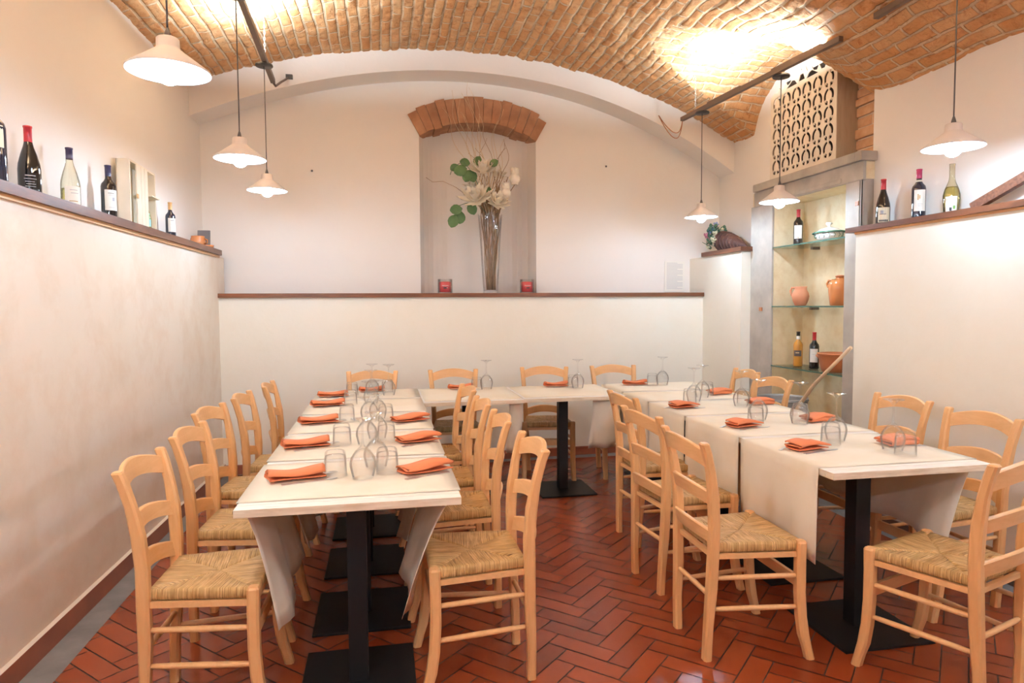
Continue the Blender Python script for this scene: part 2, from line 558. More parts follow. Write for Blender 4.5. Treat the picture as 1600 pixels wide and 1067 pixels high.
def build_vault():
    xs = np.concatenate([np.arange(-1.75, 3.75, .0125)])
    ys = np.concatenate([np.arange(YB, 1.8, .2), np.arange(1.8, 6.3, .0175)])
    X, Y = np.meshgrid(xs, ys, indexing='ij')
    B = vault(X, Y); Lz = lun(X, Y)
    isl = (Lz > B)
    arc = np.concatenate([[0], np.cumsum(np.hypot(np.diff(xs), np.diff(barrel(xs))))])
    A = np.repeat(arc[:, None], len(ys), 1)
    wob = (vnoise(X * 1.1, Y * .9, 1) - .5) * .03 + (vnoise(X * 6, Y * 5, 2) - .5) * .014
    wob2 = (vnoise(X * 2 + 9, Y * 2, 4) - .5) * .06
    U1 = Y + wob2; V1 = A + wob
    # lunette arc length
    yy = np.linspace(YC - HW, YC + HW, 400); zz = lun(np.full_like(yy, RU), yy)
    la = np.concatenate([[0], np.cumsum(np.hypot(np.diff(yy), np.diff(zz)))])
    LA = np.interp(Y, yy, la)
    U2 = X * 1.03 + wob2 + 20; V2 = LA + wob + 20 * BH
    U = np.where(isl, U2, U1); V = np.where(isl, V2, V1)
    inb, rel = brick_relief(U, V, 5)
    rough = (vnoise(X * 32, Y * 18, 6) - .5) * .010 + (vnoise(X * 9, Y * 6, 7) - .5) * .018
    Z = np.maximum(B, Lz) - rel + rough
    nx, ny = X.shape
    verts = np.stack([X, Y, Z], -1).reshape(-1, 3)
    idx = np.arange(nx * ny).reshape(nx, ny)
    q = np.stack([idx[:-1, :-1], idx[:-1, 1:], idx[1:, 1:], idx[1:, :-1]], -1).reshape(-1, 4)
    me = bpy.data.meshes.new('ceiling')
    me.vertices.add(len(verts)); me.vertices.foreach_set('co', verts.ravel())
    me.loops.add(q.size); me.loops.foreach_set('vertex_index', q.ravel().astype(np.int32))
    me.polygons.add(len(q)); me.polygons.foreach_set('loop_start', np.arange(0, q.size, 4, dtype=np.int32))
    me.update(calc_edges=True)
    fl = isl.reshape(-1)[q[:, 0]]
    uv1 = np.stack([U1.reshape(-1), V1.reshape(-1)], -1); uv2 = np.stack([U2.reshape(-1), V2.reshape(-1)], -1)
    uv = np.where(fl[:, None, None], uv2[q], uv1[q])
    l = me.uv_layers.new(name='UVMap'); l.data.foreach_set('uv', uv.reshape(-1).astype(np.float32))
    me.materials.append(MAT['brick'])
    me.polygons.foreach_set('use_smooth', np.ones(len(q), dtype=bool))
    o = bpy.data.objects.new('ceiling', me); COL.objects.link(o); o['kind'] = 'structure'
build_vault()

# walls ---------------------------------------------------------------
ZL, ZB, ZR = 1.875, 1.525, 1.915
mb = MB()   # left lower
a, b_ = LWX(YB), LWX(6.3)
mb.add([(a, YB, 0), (b_, 6.3, 0), (b_, 6.3, ZL), (a, YB, ZL), (a - .5, YB, 0), (b_ - .5, 6.3, 0), (b_ - .5, 6.3, ZL), (a - .5, YB, ZL)],
       [(0, 1, 2, 3), (3, 2, 6, 7), (4, 7, 6, 5)], 0)
a, b_ = UWX(YB), UWX(6.6)
mb.add([(a, YB, ZL), (b_, 6.6, ZL), (b_, 6.6, 4.1), (a, YB, 4.1), (a - .3, YB, ZL), (b_ - .3, 6.6, ZL), (b_ - .3, 6.6, 4.1), (a - .3, YB, 4.1)],
       [(0, 1, 2, 3), (3, 2, 6, 7), (4, 7, 6, 5)], 1)
struct(mb, 'wall_left', ['lower_left', 'upper'])
mb = MB()   # right lower, two lengths either side of the recess, upper above
mb.box(RX, RX + .6, YB, 4.03, 0, ZR, 0)
mb.box(RX, RX + .6, 5.50, 6.6, 0, ZR, 0)
mb.box(RN, RN + .4, YB, 4.12, ZR, 4.1, 1)
mb.box(RU, RU + .3, 4.10, 4.19, ZR, 4.1, 1)
mb.box(RU, RU + .3, 5.45, 6.6, ZR, 4.1, 1)
mb.box(RU, RU + .3, 4.19, 5.45, 2.42, 4.1, 1)
mb.box(3.54, 3.8, 4.10, 5.5, 0, 2.42, 2)            # back of the recess
mb.box(3.26, 3.56, 5.17, 5.5, 0, 2.42, 2)
mb.box(3.26, 3.56, 4.12, 4.26, 0, 2.42, 2)
mb.box(3.26, 3.56, 4.1, 5.4, 2.30, 2.44, 2)
struct(mb, 'wall_right', ['lower', 'upper', 'niche'])
mb = MB()   # back lower
xa, xb = -1.9, 3.7
def bquad(x0, x1, z0, z1, off=0, mi=0):
    mb.add([(x0, BWY(x0) + off, z0), (x1, BWY(x1) + off, z0), (x1, BWY(x1) + off, z1), (x0, BWY(x0) + off, z1)], [(0, 1, 2, 3)], mi)
bquad(xa, xb, 0, ZB)
mb.add([(xa, BWY(xa), ZB), (xb, BWY(xb), ZB), (xb, BWY(xb) + .7, ZB), (xa, BWY(xa) + .7, ZB)], [(0, 1, 2, 3)], 0)
# recessed upper wall with the niche opening
NX0, NX1, NZ1, NAP = .365, 1.50, 3.09, 3.235
nz = lambda x: NZ1 + (NAP - NZ1) * (1 - ((x - (NX0 + NX1) / 2) / ((NX1 - NX0) / 2)) ** 2)
bquad(xa, NX0, ZB, 4, .3, 1); bquad(NX1, xb, ZB, 4, .3, 1)
K = 24
for k in range(K):
    x0 = NX0 + (NX1 - NX0) * k / K; x1 = NX0 + (NX1 - NX0) * (k + 1) / K
    y0, y1 = BWY(x0) + .3, BWY(x1) + .3
    mb.add([(x0, y0, nz(x0)), (x1, y1, nz(x1)), (x1, y1, 4), (x0, y0, 4)], [(0, 1, 2, 3)], 1)
    # concave back of the niche
    def nd(x):
        t = abs((x - (NX0 + NX1) / 2) / ((NX1 - NX0) / 2))
        return .30 * (1 - t ** 5) ** .5
    e0, e1 = y0 + nd(x0), y1 + nd(x1)
    mb.add([(x0, e0, ZB), (x1, e1, ZB), (x1, e1, nz(x1)), (x0, e0, nz(x0))], [(0, 1, 2, 3)], 1, True)
    mb.add([(x0, y0, nz(x0)), (x1, y1, nz(x1)), (x1, e1, nz(x1)), (x0, e0, nz(x0))], [(3, 2, 1, 0)], 1, True)
# arched rib in front of the recess
K = 70
for k in range(K):
    x0 = -1.62 + (3.6 + 1.62) * k / K; x1 = -1.62 + (3.6 + 1.62) * (k + 1) / K
    y0, y1 = BWY(x0), BWY(x1); i0, i1 = inner_s(x0), inner_s(x1)
    mb.add([(x0, y0, i0), (x1, y1, i1), (x1, y1, 4), (x0, y0, 4)], [(0, 1, 2, 3)], 1)
    mb.add([(x0, y0, i0), (x1, y1, i1), (x1, y1 + .3, i1), (x0, y0 + .3, i0)], [(3, 2, 1, 0)], 1, True)
struct(mb, 'wall_back', ['lower', 'upper'])
mb = MB(); mb.box(-2.2, 3.9, YB - .2, YB, 0, 4, 0); struct(mb, 'wall_front', ['upper'])

# skirtings
mb = MB()
ya = YB
mb.add([(LWX(ya) + .018, ya, 0), (LWX(6.13) + .018, 6.13, 0), (LWX(6.13) + .018, 6.13, .092), (LWX(ya) + .018, ya, .092),
        (LWX(ya), ya, .095), (LWX(6.13), 6.13, .095)], [(0, 1, 2, 3)], 0)
mb.add([(LWX(ya) + .018, ya, .092), (LWX(6.13) + .018, 6.13, .092), (LWX(6.13), 6.13, .098), (LWX(ya), ya, .098)], [(0, 1, 2, 3)], 1)
struct(mb, 'baseboard_left', ['base', 'cap'])
mb = MB()
mb.add([(-1.4, BWY(-1.4) - .016, 0), (3.2, BWY(3.2) - .016, 0), (3.2, BWY(3.2) - .016, .075), (-1.4, BWY(-1.4) - .016, .075), (3.2, BWY(3.2), .08), (-1.4, BWY(-1.4), .08)],
       [(0, 1, 2, 3), (3, 2, 4, 5)], 0)
struct(mb, 'baseboard_back', ['base'])
mb = MB(); mb.box(RX - .018, RX + .002, YB, 4.02, 0, .085, 0); mb.box(RX - .018, RX + .002, 5.5, 6.2, 0, .085, 0)
struct(mb, 'baseboard_right', ['base_r'])

# wooden ledges
mb = MB()
def slab(pts, z0, z1, mi=0):
    n = len(pts)
    vs = [(x, y, z0) for x, y in pts] + [(x, y, z1) for x, y in pts]
    mb.add(vs, [tuple(reversed(range(n))), tuple(range(n, 2 * n))] + [(i, (i + 1) % n, n + (i + 1) % n, n + i) for i in range(n)], mi)
slab([(LWX(YB) + .03, YB), (LWX(6.12) + .03, 6.12), (UWX(6.12), 6.12), (UWX(YB), YB)], 1.886, 1.93)
slab([(LWX(YB) + .012, YB), (LWX(6.12) + .012, 6.12), (UWX(6.12), 6.12), (UWX(YB), YB)], ZL - .008, 1.886, 1)
struct(mb, 'trim_1', ['shelfwood', 'beech2'])
mb = MB()
slab([(-1.37, BWY(-1.37) - .025), (3.17, BWY(3.17) - .025), (3.17, BWY(3.17) + .3), (-1.37, BWY(-1.37) + .3)], 1.525, 1.562)
slab([(.37, 6.42), (1.495, 6.45), (1.40, 6.75), (.46, 6.75)], 1.525, 1.560)
struct(mb, 'trim_2', ['shelfwood_x'])
mb = MB()
slab([(RX - .03, YB), (RN, YB), (RN, 4.10), (RX - .03, 4.10)], ZR + .008, 1.957)
slab([(RX - .012, YB), (RN, YB), (RN, 4.03), (RX - .012, 4.03)], ZR - .006, ZR + .008, 1)
struct(mb, 'trim_3', ['shelfwood', 'beech2'])
mb = MB()
slab([(RX - .025, 5.47), (RU, 5.47), (RU, 6.22), (RX - .025, 6.22)], ZR, 1.955)
struct(mb, 'trim_4', ['shelfwood'])

# grey stone frame of the recess on the right
mb = MB()
mb.box(3.24, 3.2595, 5.17, 5.50, 0, 2.30, 0, .006)
mb.box(3.24, 3.338, 4.105, 4.119, 1.9, 2.42, 0)
mb.box(3.24, 3.2595, 4.105, 4.26, 0, 2.30, 0, .006)
mb.box(3.235, 3.2595, 4.08, 5.45, 2.29, 2.42, 0, .008)
mb.box(3.21, 3.49, 4.135, 5.43, 2.42, 2.485, 0, .01)
mb.box(3.21, 3.337, 4.07, 4.135, 2.42, 2.485, 0, .008)
mb.box(3.228, 3.25, 4.30, 5.2, 2.30, 2.335, 0, .008)
mb.box(3.234, 3.242, 5.30, 5.345, 1.385, 1.415, 1)   # rusty latch plate
mb.box(3.234, 3.242, 4.125, 4.155, 2.12, 2.15, 1)
struct(mb, 'trim_5', ['greyframe', 'copper'])

# exposed brick strip right of the cabinet
mb = MB(); rnd = random.Random(11)
z = 2.5
while z < 3.12:
    h = rnd.uniform(.06, .085)
    y0 = 4.115; y1 = 4.44
    split = rnd.random() < .4
    segs = [(y0, y0 + .16 + rnd.uniform(0, .06)), (y0 + .17, y1)] if not split else [(y0, y0 + .08), (y0 + .09, y1)]
    for s0, s1 in segs:
        mb.box(RU - .045 + rnd.uniform(0, .02), RU + .05, s0, s1, z, z + h - .01, 0, .012)
    z += h
mb.box(RU - .02, RU + .05, 4.12, 4.44, 2.46, 3.15, 1)
struct(mb, 'trim_6', ['loose_brick', 'cap'])

# brick arch over the niche
mb = MB(); rnd = random.Random(5)
xc = (NX0 + NX1) / 2 + .003
half = .565
n = 15
# circle through springing and crown of the intrados
sag = .15
Rr_ = (half ** 2 + sag ** 2) / (2 * sag)
zc0 = 3.190 - Rr_
amax = math.asin(half / Rr_)
for k in range(n):
    a0 = -amax + 2 * amax * k / n + .0015; a1 = -amax + 2 * amax * (k + 1) / n - .0015
    r0, r1 = Rr_ + rnd.uniform(-.008, .006), Rr_ + .235 + rnd.uniform(-.010, .010)
    if k in (0, n - 1): r1 -= .02
    yf = -.022 + rnd.uniform(-.006, .006)
    vs = []
    for off in (yf, .30):
        for (aa, rr) in ((a0, r0), (a1, r0), (a1, r1), (a0, r1)):
            x = xc + rr * sin(aa); vs.append((x, BWY(x) + .3 + off, zc0 + rr * cos(aa)))
    mb.add(vs, [(0, 1, 2, 3), (7, 6, 5, 4), (0, 4, 5, 1), (1, 5, 6, 2), (2, 6, 7, 3), (3, 7, 4, 0)], 0)
struct(mb, 'trim_7', ['arch_brick'])

# ------------------------------------------------------------------ furniture: chair
CH = .905
def build_chair(loc, rz, label):
    t = thing('dining_chair', loc, rz, label, 'chair', 'ladder back dining chairs')
    rp = [(0, -.195, .140), (.14, -.194, .150), (.30, -.186, .158), (.44, -.184, .166), (.56, -.182, .170), (.68, -.190, .176), (.78, -.206, .184), (.86, -.226, .190), (CH - .006, -.240, .194)]
    fp = [(0, .222, .205), (.05, .210, .203), (.10, .196, .201), (.18, .184, .200), (.28, .178, .199), (.40, .178, .198), (.482, .180, .198)]
    for s in (-1, 1):
        mb = MB()
        rings = []
        for i, (z, x, y) in enumerate(rp):
            wdt = .040 if i < 5 else .038
            dpt = .034 + (.008 if 1 < i < 6 else 0)
            rings.append(crect(x, s * y, z, dpt, wdt, .007))
        top = [(px_ * .75 + (-.241) * .25, py * .8 + s * .194 * .2, CH) for px_, py, _ in rings[-1]]
        rings.append(top)
        mb.loft(rings); mb.obj('leg', ['beech'], t)
        mb = MB()
        rings = [crect(x, s * y, z, .040 - .004 * (i < 2), .042 - .004 * (i < 2), .008) for i, (z, x, y) in enumerate(fp)]
        rings.append([(q[0] * .8 + .036, q[1] * .8 + s * .0396, .490) for q in rings[-1]])
        mb.loft(rings); mb.obj('leg', ['beech'], t)
    # slats
    def post(z):
        zs = [p[0] for p in rp]
        return float(np.interp(z, zs, [p[1] for p in rp])), float(np.interp(z, zs, [p[2] for p in rp]))
    for z0, z1, ab, at_, bow in ((.487, .545, .026, .026, .040), (.645, .703, .026, .026, .042), (.806, .874, .034, .036, .044)):
        x, y = post((z0 + z1) / 2)
        rings = []
        n = 14
        for k in range(n + 1):
            q = -1 + 2 * k / n
            yy = q * (y - .006)
            b1 = 1 - q * q
            bx = x - bow * b1
            za, zb = z0 + ab * b1, z1 + at_ * b1
            tt = .009
            lean = .012
            rings.append([(bx + tt + lean * 0, yy, za), (bx + tt - lean, yy, zb - .004), (bx + tt - lean - .004, yy, zb), (bx - tt - lean + .004, yy, zb), (bx - tt - lean, yy, zb - .004), (bx - tt, yy, za)])
        mb = MB(); mb.loft(rings, 0, False); mb.obj('back_slat', ['beech2'], t)
    # stretchers
    def rail(p, q, name='stretcher', r=.0105):
        mb = MB()
        P, Q = Vector(p), Vector(q)
        pts = [P.lerp(Q, k) for k in (0, .12, .5, .88, 1)]
        mb.tube(pts, [r * .8, r, r * 1.1, r, r * .8], 8)
        mb.obj(name, ['beech2'], t)
    for s in (-1, 1):
        for z in (.345, .215):
            xr, yr = post(z)
            rail((xr + .01, s * yr, z), (.18, s * .199, z + .002))
    xr, yr = post(.27); rail((xr, -yr, .27), (xr, yr, .27))
    mb = MB(); mb.box(.168, .184, -.19, .19, .295, .342, 0, .004); mb.obj('stretcher', ['beech2'], t)
    # seat frame bars under the rush
    mb = MB()
    for s in (-1, 1):
        mb.loft([[(-.175, s * .160 - .009, .425), (-.175, s * .160 + .009, .425), (-.175, s * .160 + .009, .446), (-.175, s * .160 - .009, .446)],
                 [(.17, s * .196 - .009, .425), (.17, s * .196 + .009, .425), (.17, s * .196 + .009, .446), (.17, s * .196 - .009, .446)]])
    mb.box(.170, .188, -.185, .185, .425, .446); mb.box(-.186, -.17, -.15, .15, .425, .446)
    mb.obj('seat_frame', ['beech2'], t)
    # rush seat
    mb = MB(); mb.uv = []
    c = [Vector((-.168, -.160)), Vector((.190, -.200)), Vector((.190, .200)), Vector((-.168, .160))]
    mids = [Vector((.02, 0)), Vector((.05, 0)), Vector((.02, 0)), Vector((-.01, 0))]
    ns, nt_ = 16, 6
    for e in range(4):
        A, B = c[e], c[(e + 1) % 4]
        d = (B - A).normalized(); nin = Vector((-d.y, d.x))
        L = (B - A).length
        ca = (Vector((.02, 0)))
        def P(s, t_):
            base = A.lerp(B, s)
            p = base.lerp(ca, t_)
            return p
        rows = []
        # outside roll
        for (off, zz) in ((.006, .447), (-.002, .452), (-.005, .463), (-.003, .476)):
            rows.append([(A.lerp(B, s / ns) + nin * off, zz, -.03 + zz - .45) for s in range(ns + 1)])
        for j in range(nt_ + 1):
            tt = j / nt_ * .985
            zz = .487 - .006 * sin(min(tt * 1.2, 1) * PI * .5) - (.004 if j == nt_ else 0)
            rows.append([(P(s / ns, tt), zz - (.007 if s in (0, ns) and j > 0 else 0), None) for s in range(ns + 1)])
        o = len(mb.v)
        W_ = ns + 1
        uvs = []
        for r in rows:
            for (p, zz, vv) in r:
                mb.v.append((p.x, p.y, zz + random.uniform(-.0006, .0006)))
                rel = p - A
                uvs.append((rel.dot(d) + e * .7, (rel.dot(nin) if vv is None else vv)))
        for i in range(len(rows) - 1):
            for s in range(ns):
                f = (o + i * W_ + s, o + i * W_ + s + 1, o + (i + 1) * W_ + s + 1, o + (i + 1) * W_ + s)
                mb.f.append(f); mb.mi.append(0); mb.sm.append(True)
                mb.uv += [uvs[q - o] for q in f]
    mb.f.append((len(mb.v), len(mb.v) + 1, len(mb.v) + 2, len(mb.v) + 3)); mb.mi.append(0); mb.sm.append(False)
    mb.v += [(p.x, p.y, .448) for p in c]; mb.uv += [(p.x * 3, p.y * 3) for p in c]
    mb.obj('seat', ['rush'], t)
    return t
D = math.radians
def chair_at(mx, my, ang):
    """mid of back post tops -> floor origin, facing ang (deg)"""
    a = D(ang)
    return (mx + .24 * cos(a), my + .24 * sin(a), 0), a
chairs = []
lefts = 'first second third fourth fifth'.split()
for i, (x, y, a) in enumerate([(-.862, 2.592, -2), (-.860, 3.195, -3), (-.925, 3.835, -7), (-.868, 4.39, -2), (-.802, 4.975, 1)]):
    chairs.append((x, y, a, f'beech ladder-back chair with rush seat along the left wall side, {lefts[i]} from the camera'))
for i, (x, y, a) in enumerate([(.588, 2.612, 181), (.568, 3.245, 180), (.556, 3.80, 181), (.554, 4.43, 184)]):
    chairs.append((x, y, a, f'beech ladder-back chair on the aisle side of the left row, {lefts[i]} from the camera'))
for i, (x, y, a) in enumerate([(-.09, 5.70, -96), (.585, 5.68, -91), (1.39, 5.71, -99), (2.02, 5.70, -92)]):
    chairs.append((x, y, a, f'chair with its back to the rear wall behind the far tables, {lefts[i]} from the left'))
for i, (x, y, a) in enumerate([(1.232, 2.60, -1), (1.288, 3.215, 5), (1.425, 3.855, 3)]):
    chairs.append((x, y, a, f'beech chair on the inner aisle side of the right table row, {lefts[i]} from the camera'))
for i, (x, y, a, l) in enumerate([
    (2.19, 1.935, 109, 'rush-seated chair at the near end of the right table row, cut by the photo edge'),
    (2.89, 2.77, 181, 'chair against the right wall behind the near right napkin, nearest on that side'),
    (2.955, 3.36, 181, 'chair against the cream right wall just right of the stone frame'),
    (2.82, 4.45, 184, 'chair in front of the glass shelves, next to the zinc tub'),
    (2.935, 5.02, 176, 'chair in front of the left stone jamb, farthest on the right wall side')]):
    chairs.append((x, y, a, l))
c0 = None
for (x, y, a, l) in chairs:
    loc, rz = chair_at(x, y, a)
    if c0 is None: c0 = build_chair(loc, rz, l)
    else: dup(c0, loc, rz, l)

# ------------------------------------------------------------------ tables
TZ = .76
def build_table(x0, x1, y0, y1, bx, by, label, rz=0):
    cx, cy = (x0 + x1) / 2, (y0 + y1) / 2
    t = thing('pedestal_table', (cx, cy, 0), rz, label, 'table', 'square pedestal tables')
    hx, hy = (x1 - x0) / 2 - .0015, (y1 - y0) / 2 - .0015
    mb = MB()
    mb.box(-hx, hx, -hy + .055, hy - .055, TZ - .028, TZ, 0, .002)
    mb.box(-hx, hx, -hy, -hy + .0535, TZ - .028, TZ, 0, .002)
    mb.box(-hx, hx, hy - .0535, hy, TZ - .028, TZ, 0, .002)
    mb.box(-hx + .003, hx - .003, -hy + .003, hy - .003, TZ - .027, TZ - .003, 1)
    # faces pointing sideways take the edge material
    for i, f in enumerate(mb.f):
        p = [Vector(mb.v[k]) for k in f]
        nn = (p[1] - p[0]).cross(p[2] - p[0])
        if nn.length and abs(nn.normalized().z) < .3: mb.mi[i] = 1
    mb.obj('tabletop', ['top', 'topedge'], t)
    ox, oy = bx - cx, by - cy
    mb = MB(); mb.box(ox - .036, ox + .036, oy - .036, oy + .036, .012, TZ - .034, 0, .003); mb.obj('post', ['black'], t)
    mb = MB(); mb.box(ox - .215, ox + .215, oy - .22, oy + .22, 0, .012, 0, .003); mb.obj('base_plate', ['black'], t)
    mb = MB(); mb.box(ox - .18, ox + .18, oy - .03, oy + .03, TZ - .034, TZ - .0285); mb.box(ox - .03, ox + .03, oy - .18, oy + .18, TZ - .034, TZ - .0285)
    mb.obj('mounting_plate', ['black'], t)
    return t
ly = [2.365, 3.045, 3.70, 4.34, 5.00, 5.57]
for i in range(5):
    build_table(-.508, .270, ly[i], ly[i + 1], -.11, [2.60, 3.19, 3.82, 4.42, 5.28][i], f'whitewashed square table in the left row, {lefts[i]} from the camera')
rl = [2.375, 3.09, 3.76, 4.38, 4.93, 5.50]
for i in range(5):
    k = (rl[i] + rl[i + 1]) / 2 - 2.375
    x0 = 1.768 + k * .028; x1 = 2.525 + k * .052
    build_table(x0, x1, rl[i], rl[i + 1], [2.07, 2.15, 2.17, 2.2, 2.24][i], [2.60, 3.27, 3.95, 4.6, 5.2][i], f'whitewashed square table in the right row, {lefts[i]} from the camera')
build_table(.272, 1.008, 4.74, 5.55, .64, 5.2, 'square table along the back wall joining the left row')
build_table(1.010, 1.80, 4.77, 5.53, 1.37, 5.03, 'square table along the back wall with the black post standing clear in the middle')

# runners: paper on the top, hanging at both ends
def build_runner(x0, x1, y0, y1, dl, dr, inl, inr, label, seed):
    rnd = random.Random(seed)
    mb = MB()
    z = TZ + .0022
    nW = 14
    cols = []
    prof = []  # (x, z, hang fraction, side)
    nh = 8
    for k in range(nh, 0, -1): prof.append((-1, k / nh))
    for k in range(0, 11): prof.append((0, k / 10))
    for k in range(1, nh + 1): prof.append((1, k / nh))
    ph = rnd.uniform(0, 6)
    for (s, t_) in prof:
        row = []
        for j in range(nW + 1):
            q = j / nW
            y = y0 + (y1 - y0) * q
            if s == 0:
                xx = (x0 - .004) + (x1 - x0 + .008) * t_; zz = z + .0008 * sin(9 * t_ + 5 * q + ph)
            else:
                d, inn, xe = (dl, inl, x0) if s < 0 else (dr, inr, x1)
                dd = d * (1 + .10 * sin(3.1 * (1 - q) + ph) * 1.0) if d else 0
                zz = z - .003 - t_ * dd
                wav = .018 * t_ * sin(q * 9 + ph) + .008 * t_ * sin(q * 21 + ph * 2)
                xx = xe + s * (.005 - inn * t_ ** .6) + wav
                y = y + (q - .5) * -.06 * t_ * (1 if inn else .2)
            row.append((xx, y, zz))
        cols.append(row)
    vs = [p for r in cols for p in r]; W_ = nW + 1
    fs = [(i * W_ + j, i * W_ + j + 1, (i + 1) * W_ + j + 1, (i + 1) * W_ + j) for i in range(len(cols) - 1) for j in range(nW)]
    mb.add(vs, [tuple(reversed(f)) for f in fs], 0, True)
    o = mb.obj('table_runner', ['runner'])
    sd = o.modifiers.new('thick', 'SOLIDIFY'); sd.thickness = .0015; sd.offset = 1
    return tag(o, label, 'table runner', 'cream table runners')
for i in range(5):
    y0 = ly[i] + (.085 if i == 0 else .035)
    build_runner(-.508, .270, y0, ly[i + 1] - (.02 if i < 4 else .01), .44 if i < 4 else .3, .44 if i < 4 else .0, .15, .20, f'cream runner hanging from both sides of the left table row, {lefts[i]} from the camera', i)
for i in range(5):
    k = (rl[i] + rl[i + 1]) / 2 - 2.375
    x0 = 1.768 + k * .028; x1 = 2.525 + k * .052
    y0 = rl[i] + (.09 if i == 0 else .045)
    build_runner(x0, x1, y0, rl[i + 1] - .01, .40 if i != 4 else .34, .40, .0, .12, f'cream runner hanging from both sides of the right table row, {lefts[i]} from the camera', 10 + i)
def flat_paper(x0, x1, y0, y1, label, front_drop=None):
    mb = MB(); n = 12
    z = TZ + .0018
    rows = []
    for k in range(n + 1):
        y = y1 + (y0 - y1) * k / n
        rows.append([(x0 + (x1 - x0) * j / 8, y + .004 * sin(j * 1.7), z + .001 * sin(j + k)) for j in range(9)])
    vs = [p for r in rows for p in r]
    fs = [(i * 9 + j, i * 9 + j + 1, (i + 1) * 9 + j + 1, (i + 1) * 9 + j) for i in range(n) for j in range(8)]
    mb.add(vs, [tuple(reversed(f)) for f in fs], 0, True)
    if front_drop:
        fx0, fx1, dz = front_drop
        rows = [[(fx0 + (fx1 - fx0) * j / 6 + .01 * sin(k * .6 + j), y0 - .004 + .02 * sin(j * 1.4) * k / 8 + .08 * k / 8, z - dz * k / 8) for j in range(7)] for k in range(9)]
        vs = [p for r in rows for p in r]
        mb.add(vs, [(i * 7 + j, (i + 1) * 7 + j, (i + 1) * 7 + j + 1, i * 7 + j + 1) for i in range(8) for j in range(6)], 0, True)
    o = mb.obj('table_runner', ['runner'])
    sd = o.modifiers.new('thick', 'SOLIDIFY'); sd.thickness = .0015; sd.offset = 1
    tag(o, label, 'table runner', 'cream table runners')
flat_paper(.29, 1.0, 4.80, 5.52, 'cream paper runner lying on the left one of the two back wall tables', (.90, 1.0, .42))
flat_paper(1.03, 1.78, 4.83, 5.5, 'cream paper runner lying on the back wall table with the clear black post', (1.55, 1.77, .42))

# ------------------------------------------------------------------ place settings
Z0 = TZ + .0045
def napkin_mesh(L=.215, Wd=.088, seed=0):
    rnd = random.Random(seed)
    path = [(-.42, .006), (0, .0035), (.42, .003), (.49, .006), (.5, .012), (.46, .0175), (0, .0185), (-.40, .0165), (-.47, .019), (-.46, .0235), (0, .026), (.44, .0245), (.52, .018)]
    mb = MB(); n = 14; m_ = len(path)
    vs = []
    for k in range(n + 1):
        t_ = k / n; x = (t_ - .5) * L
        wv = 1 + .10 * sin(t_ * 4 + seed)
        for i, (a, z) in enumerate(path):
            vs.append((x + .006 * sin(i * 1.3 + seed), a * Wd * wv + .006 * sin(t_ * 3.5 + seed), z * (1 + .25 * sin(t_ * 5 + seed + i * .2)) + .0005))
    fs = [(k * m_ + i, k * m_ + i + 1, (k + 1) * m_ + i + 1, (k + 1) * m_ + i) for k in range(n) for i in range(m_ - 1)]
    mb.add(vs, fs, 0, True)
    return mb
nap_src = [napkin_mesh(.215, .095, 0.4), napkin_mesh(.20, .10, 2.1), napkin_mesh(.17, .12, 4.0)]
nap_obj = {}
def napkin(kind, x, y, a, label, sc=1):
    if kind not in nap_obj:
        o = nap_src[kind].obj('napkin', ['napkin'])
        sd = o.modifiers.new('thick', 'SOLIDIFY'); sd.thickness = .0028; sd.offset = 0
        nap_obj[kind] = o
    else:
        o = nap_obj[kind].copy(); COL.objects.link(o)
    o.location = (x, y, Z0 + .0035); o.rotation_euler = (0, 0, D(a)); o.scale = (sc, sc, 1.35)
    return tag(o, label, 'napkin', 'folded orange napkins')
def outline(mb, pts, z=0, h=.0022):
    n = len(pts)
    vs = [(x, y, z) for x, y in pts] + [(x, y, z + h) for x, y in pts]
    mb.add(vs, [tuple(reversed(range(n))), tuple(range(n, 2 * n))] + [(i, (i + 1) % n, n + (i + 1) % n, n + i) for i in range(n)])
cut = {}
def cutlery(kind, x, y, a, label):
    if kind not in cut:
        mb = MB()
        if kind == 'knife':
            outline(mb, [(-.105, -.007), (-.10, -.009), (0, -.005), (.01, -.009), (.09, -.010), (.11, -.002), (.105, .004), (.01, .006), (0, .005), (-.10, .009), (-.105, .007)])
        else:
            outline(mb, [(-.10, -.006), (-.095, -.008), (0, -.003), (.035, -.003), (.05, -.011), (.062, -.012), (.062, .012), (.05, .011), (.035, .003), (0, .003), (-.095, .008), (-.10, .006)])
            for k in range(4):
                yy = -.0105 + k * .0062
                outline(mb, [(.060, yy), (.10, yy), (.10, yy + .0024), (.060, yy + .0024)])
        o = mb.obj(kind, ['steel']); cut[kind] = o
    else:
        o = cut[kind].copy(); COL.objects.link(o)
    o.location = (x, y, Z0); o.rotation_euler = (0, 0, D(a))
    return tag(o, label, kind, 'table ' + ('knives' if kind == 'knife' else 'forks'))
gl = {}
WG = [(.041, 0), (.045, .015), (.052, .045), (.0525, .060), (.048, .082), (.031, .108), (.012, .124), (.005, .134), (.0038, .16), (.0038, .205), (.006, .216), (.018, .2275), (.041, .2345), (.0455, .2365), (.0435, .2385), (.001, .2385)]
TU = [(.0455, 0), (.0450, .03), (.0435, .075), (.0405, .097), (.036, .103), (.001, .104)]
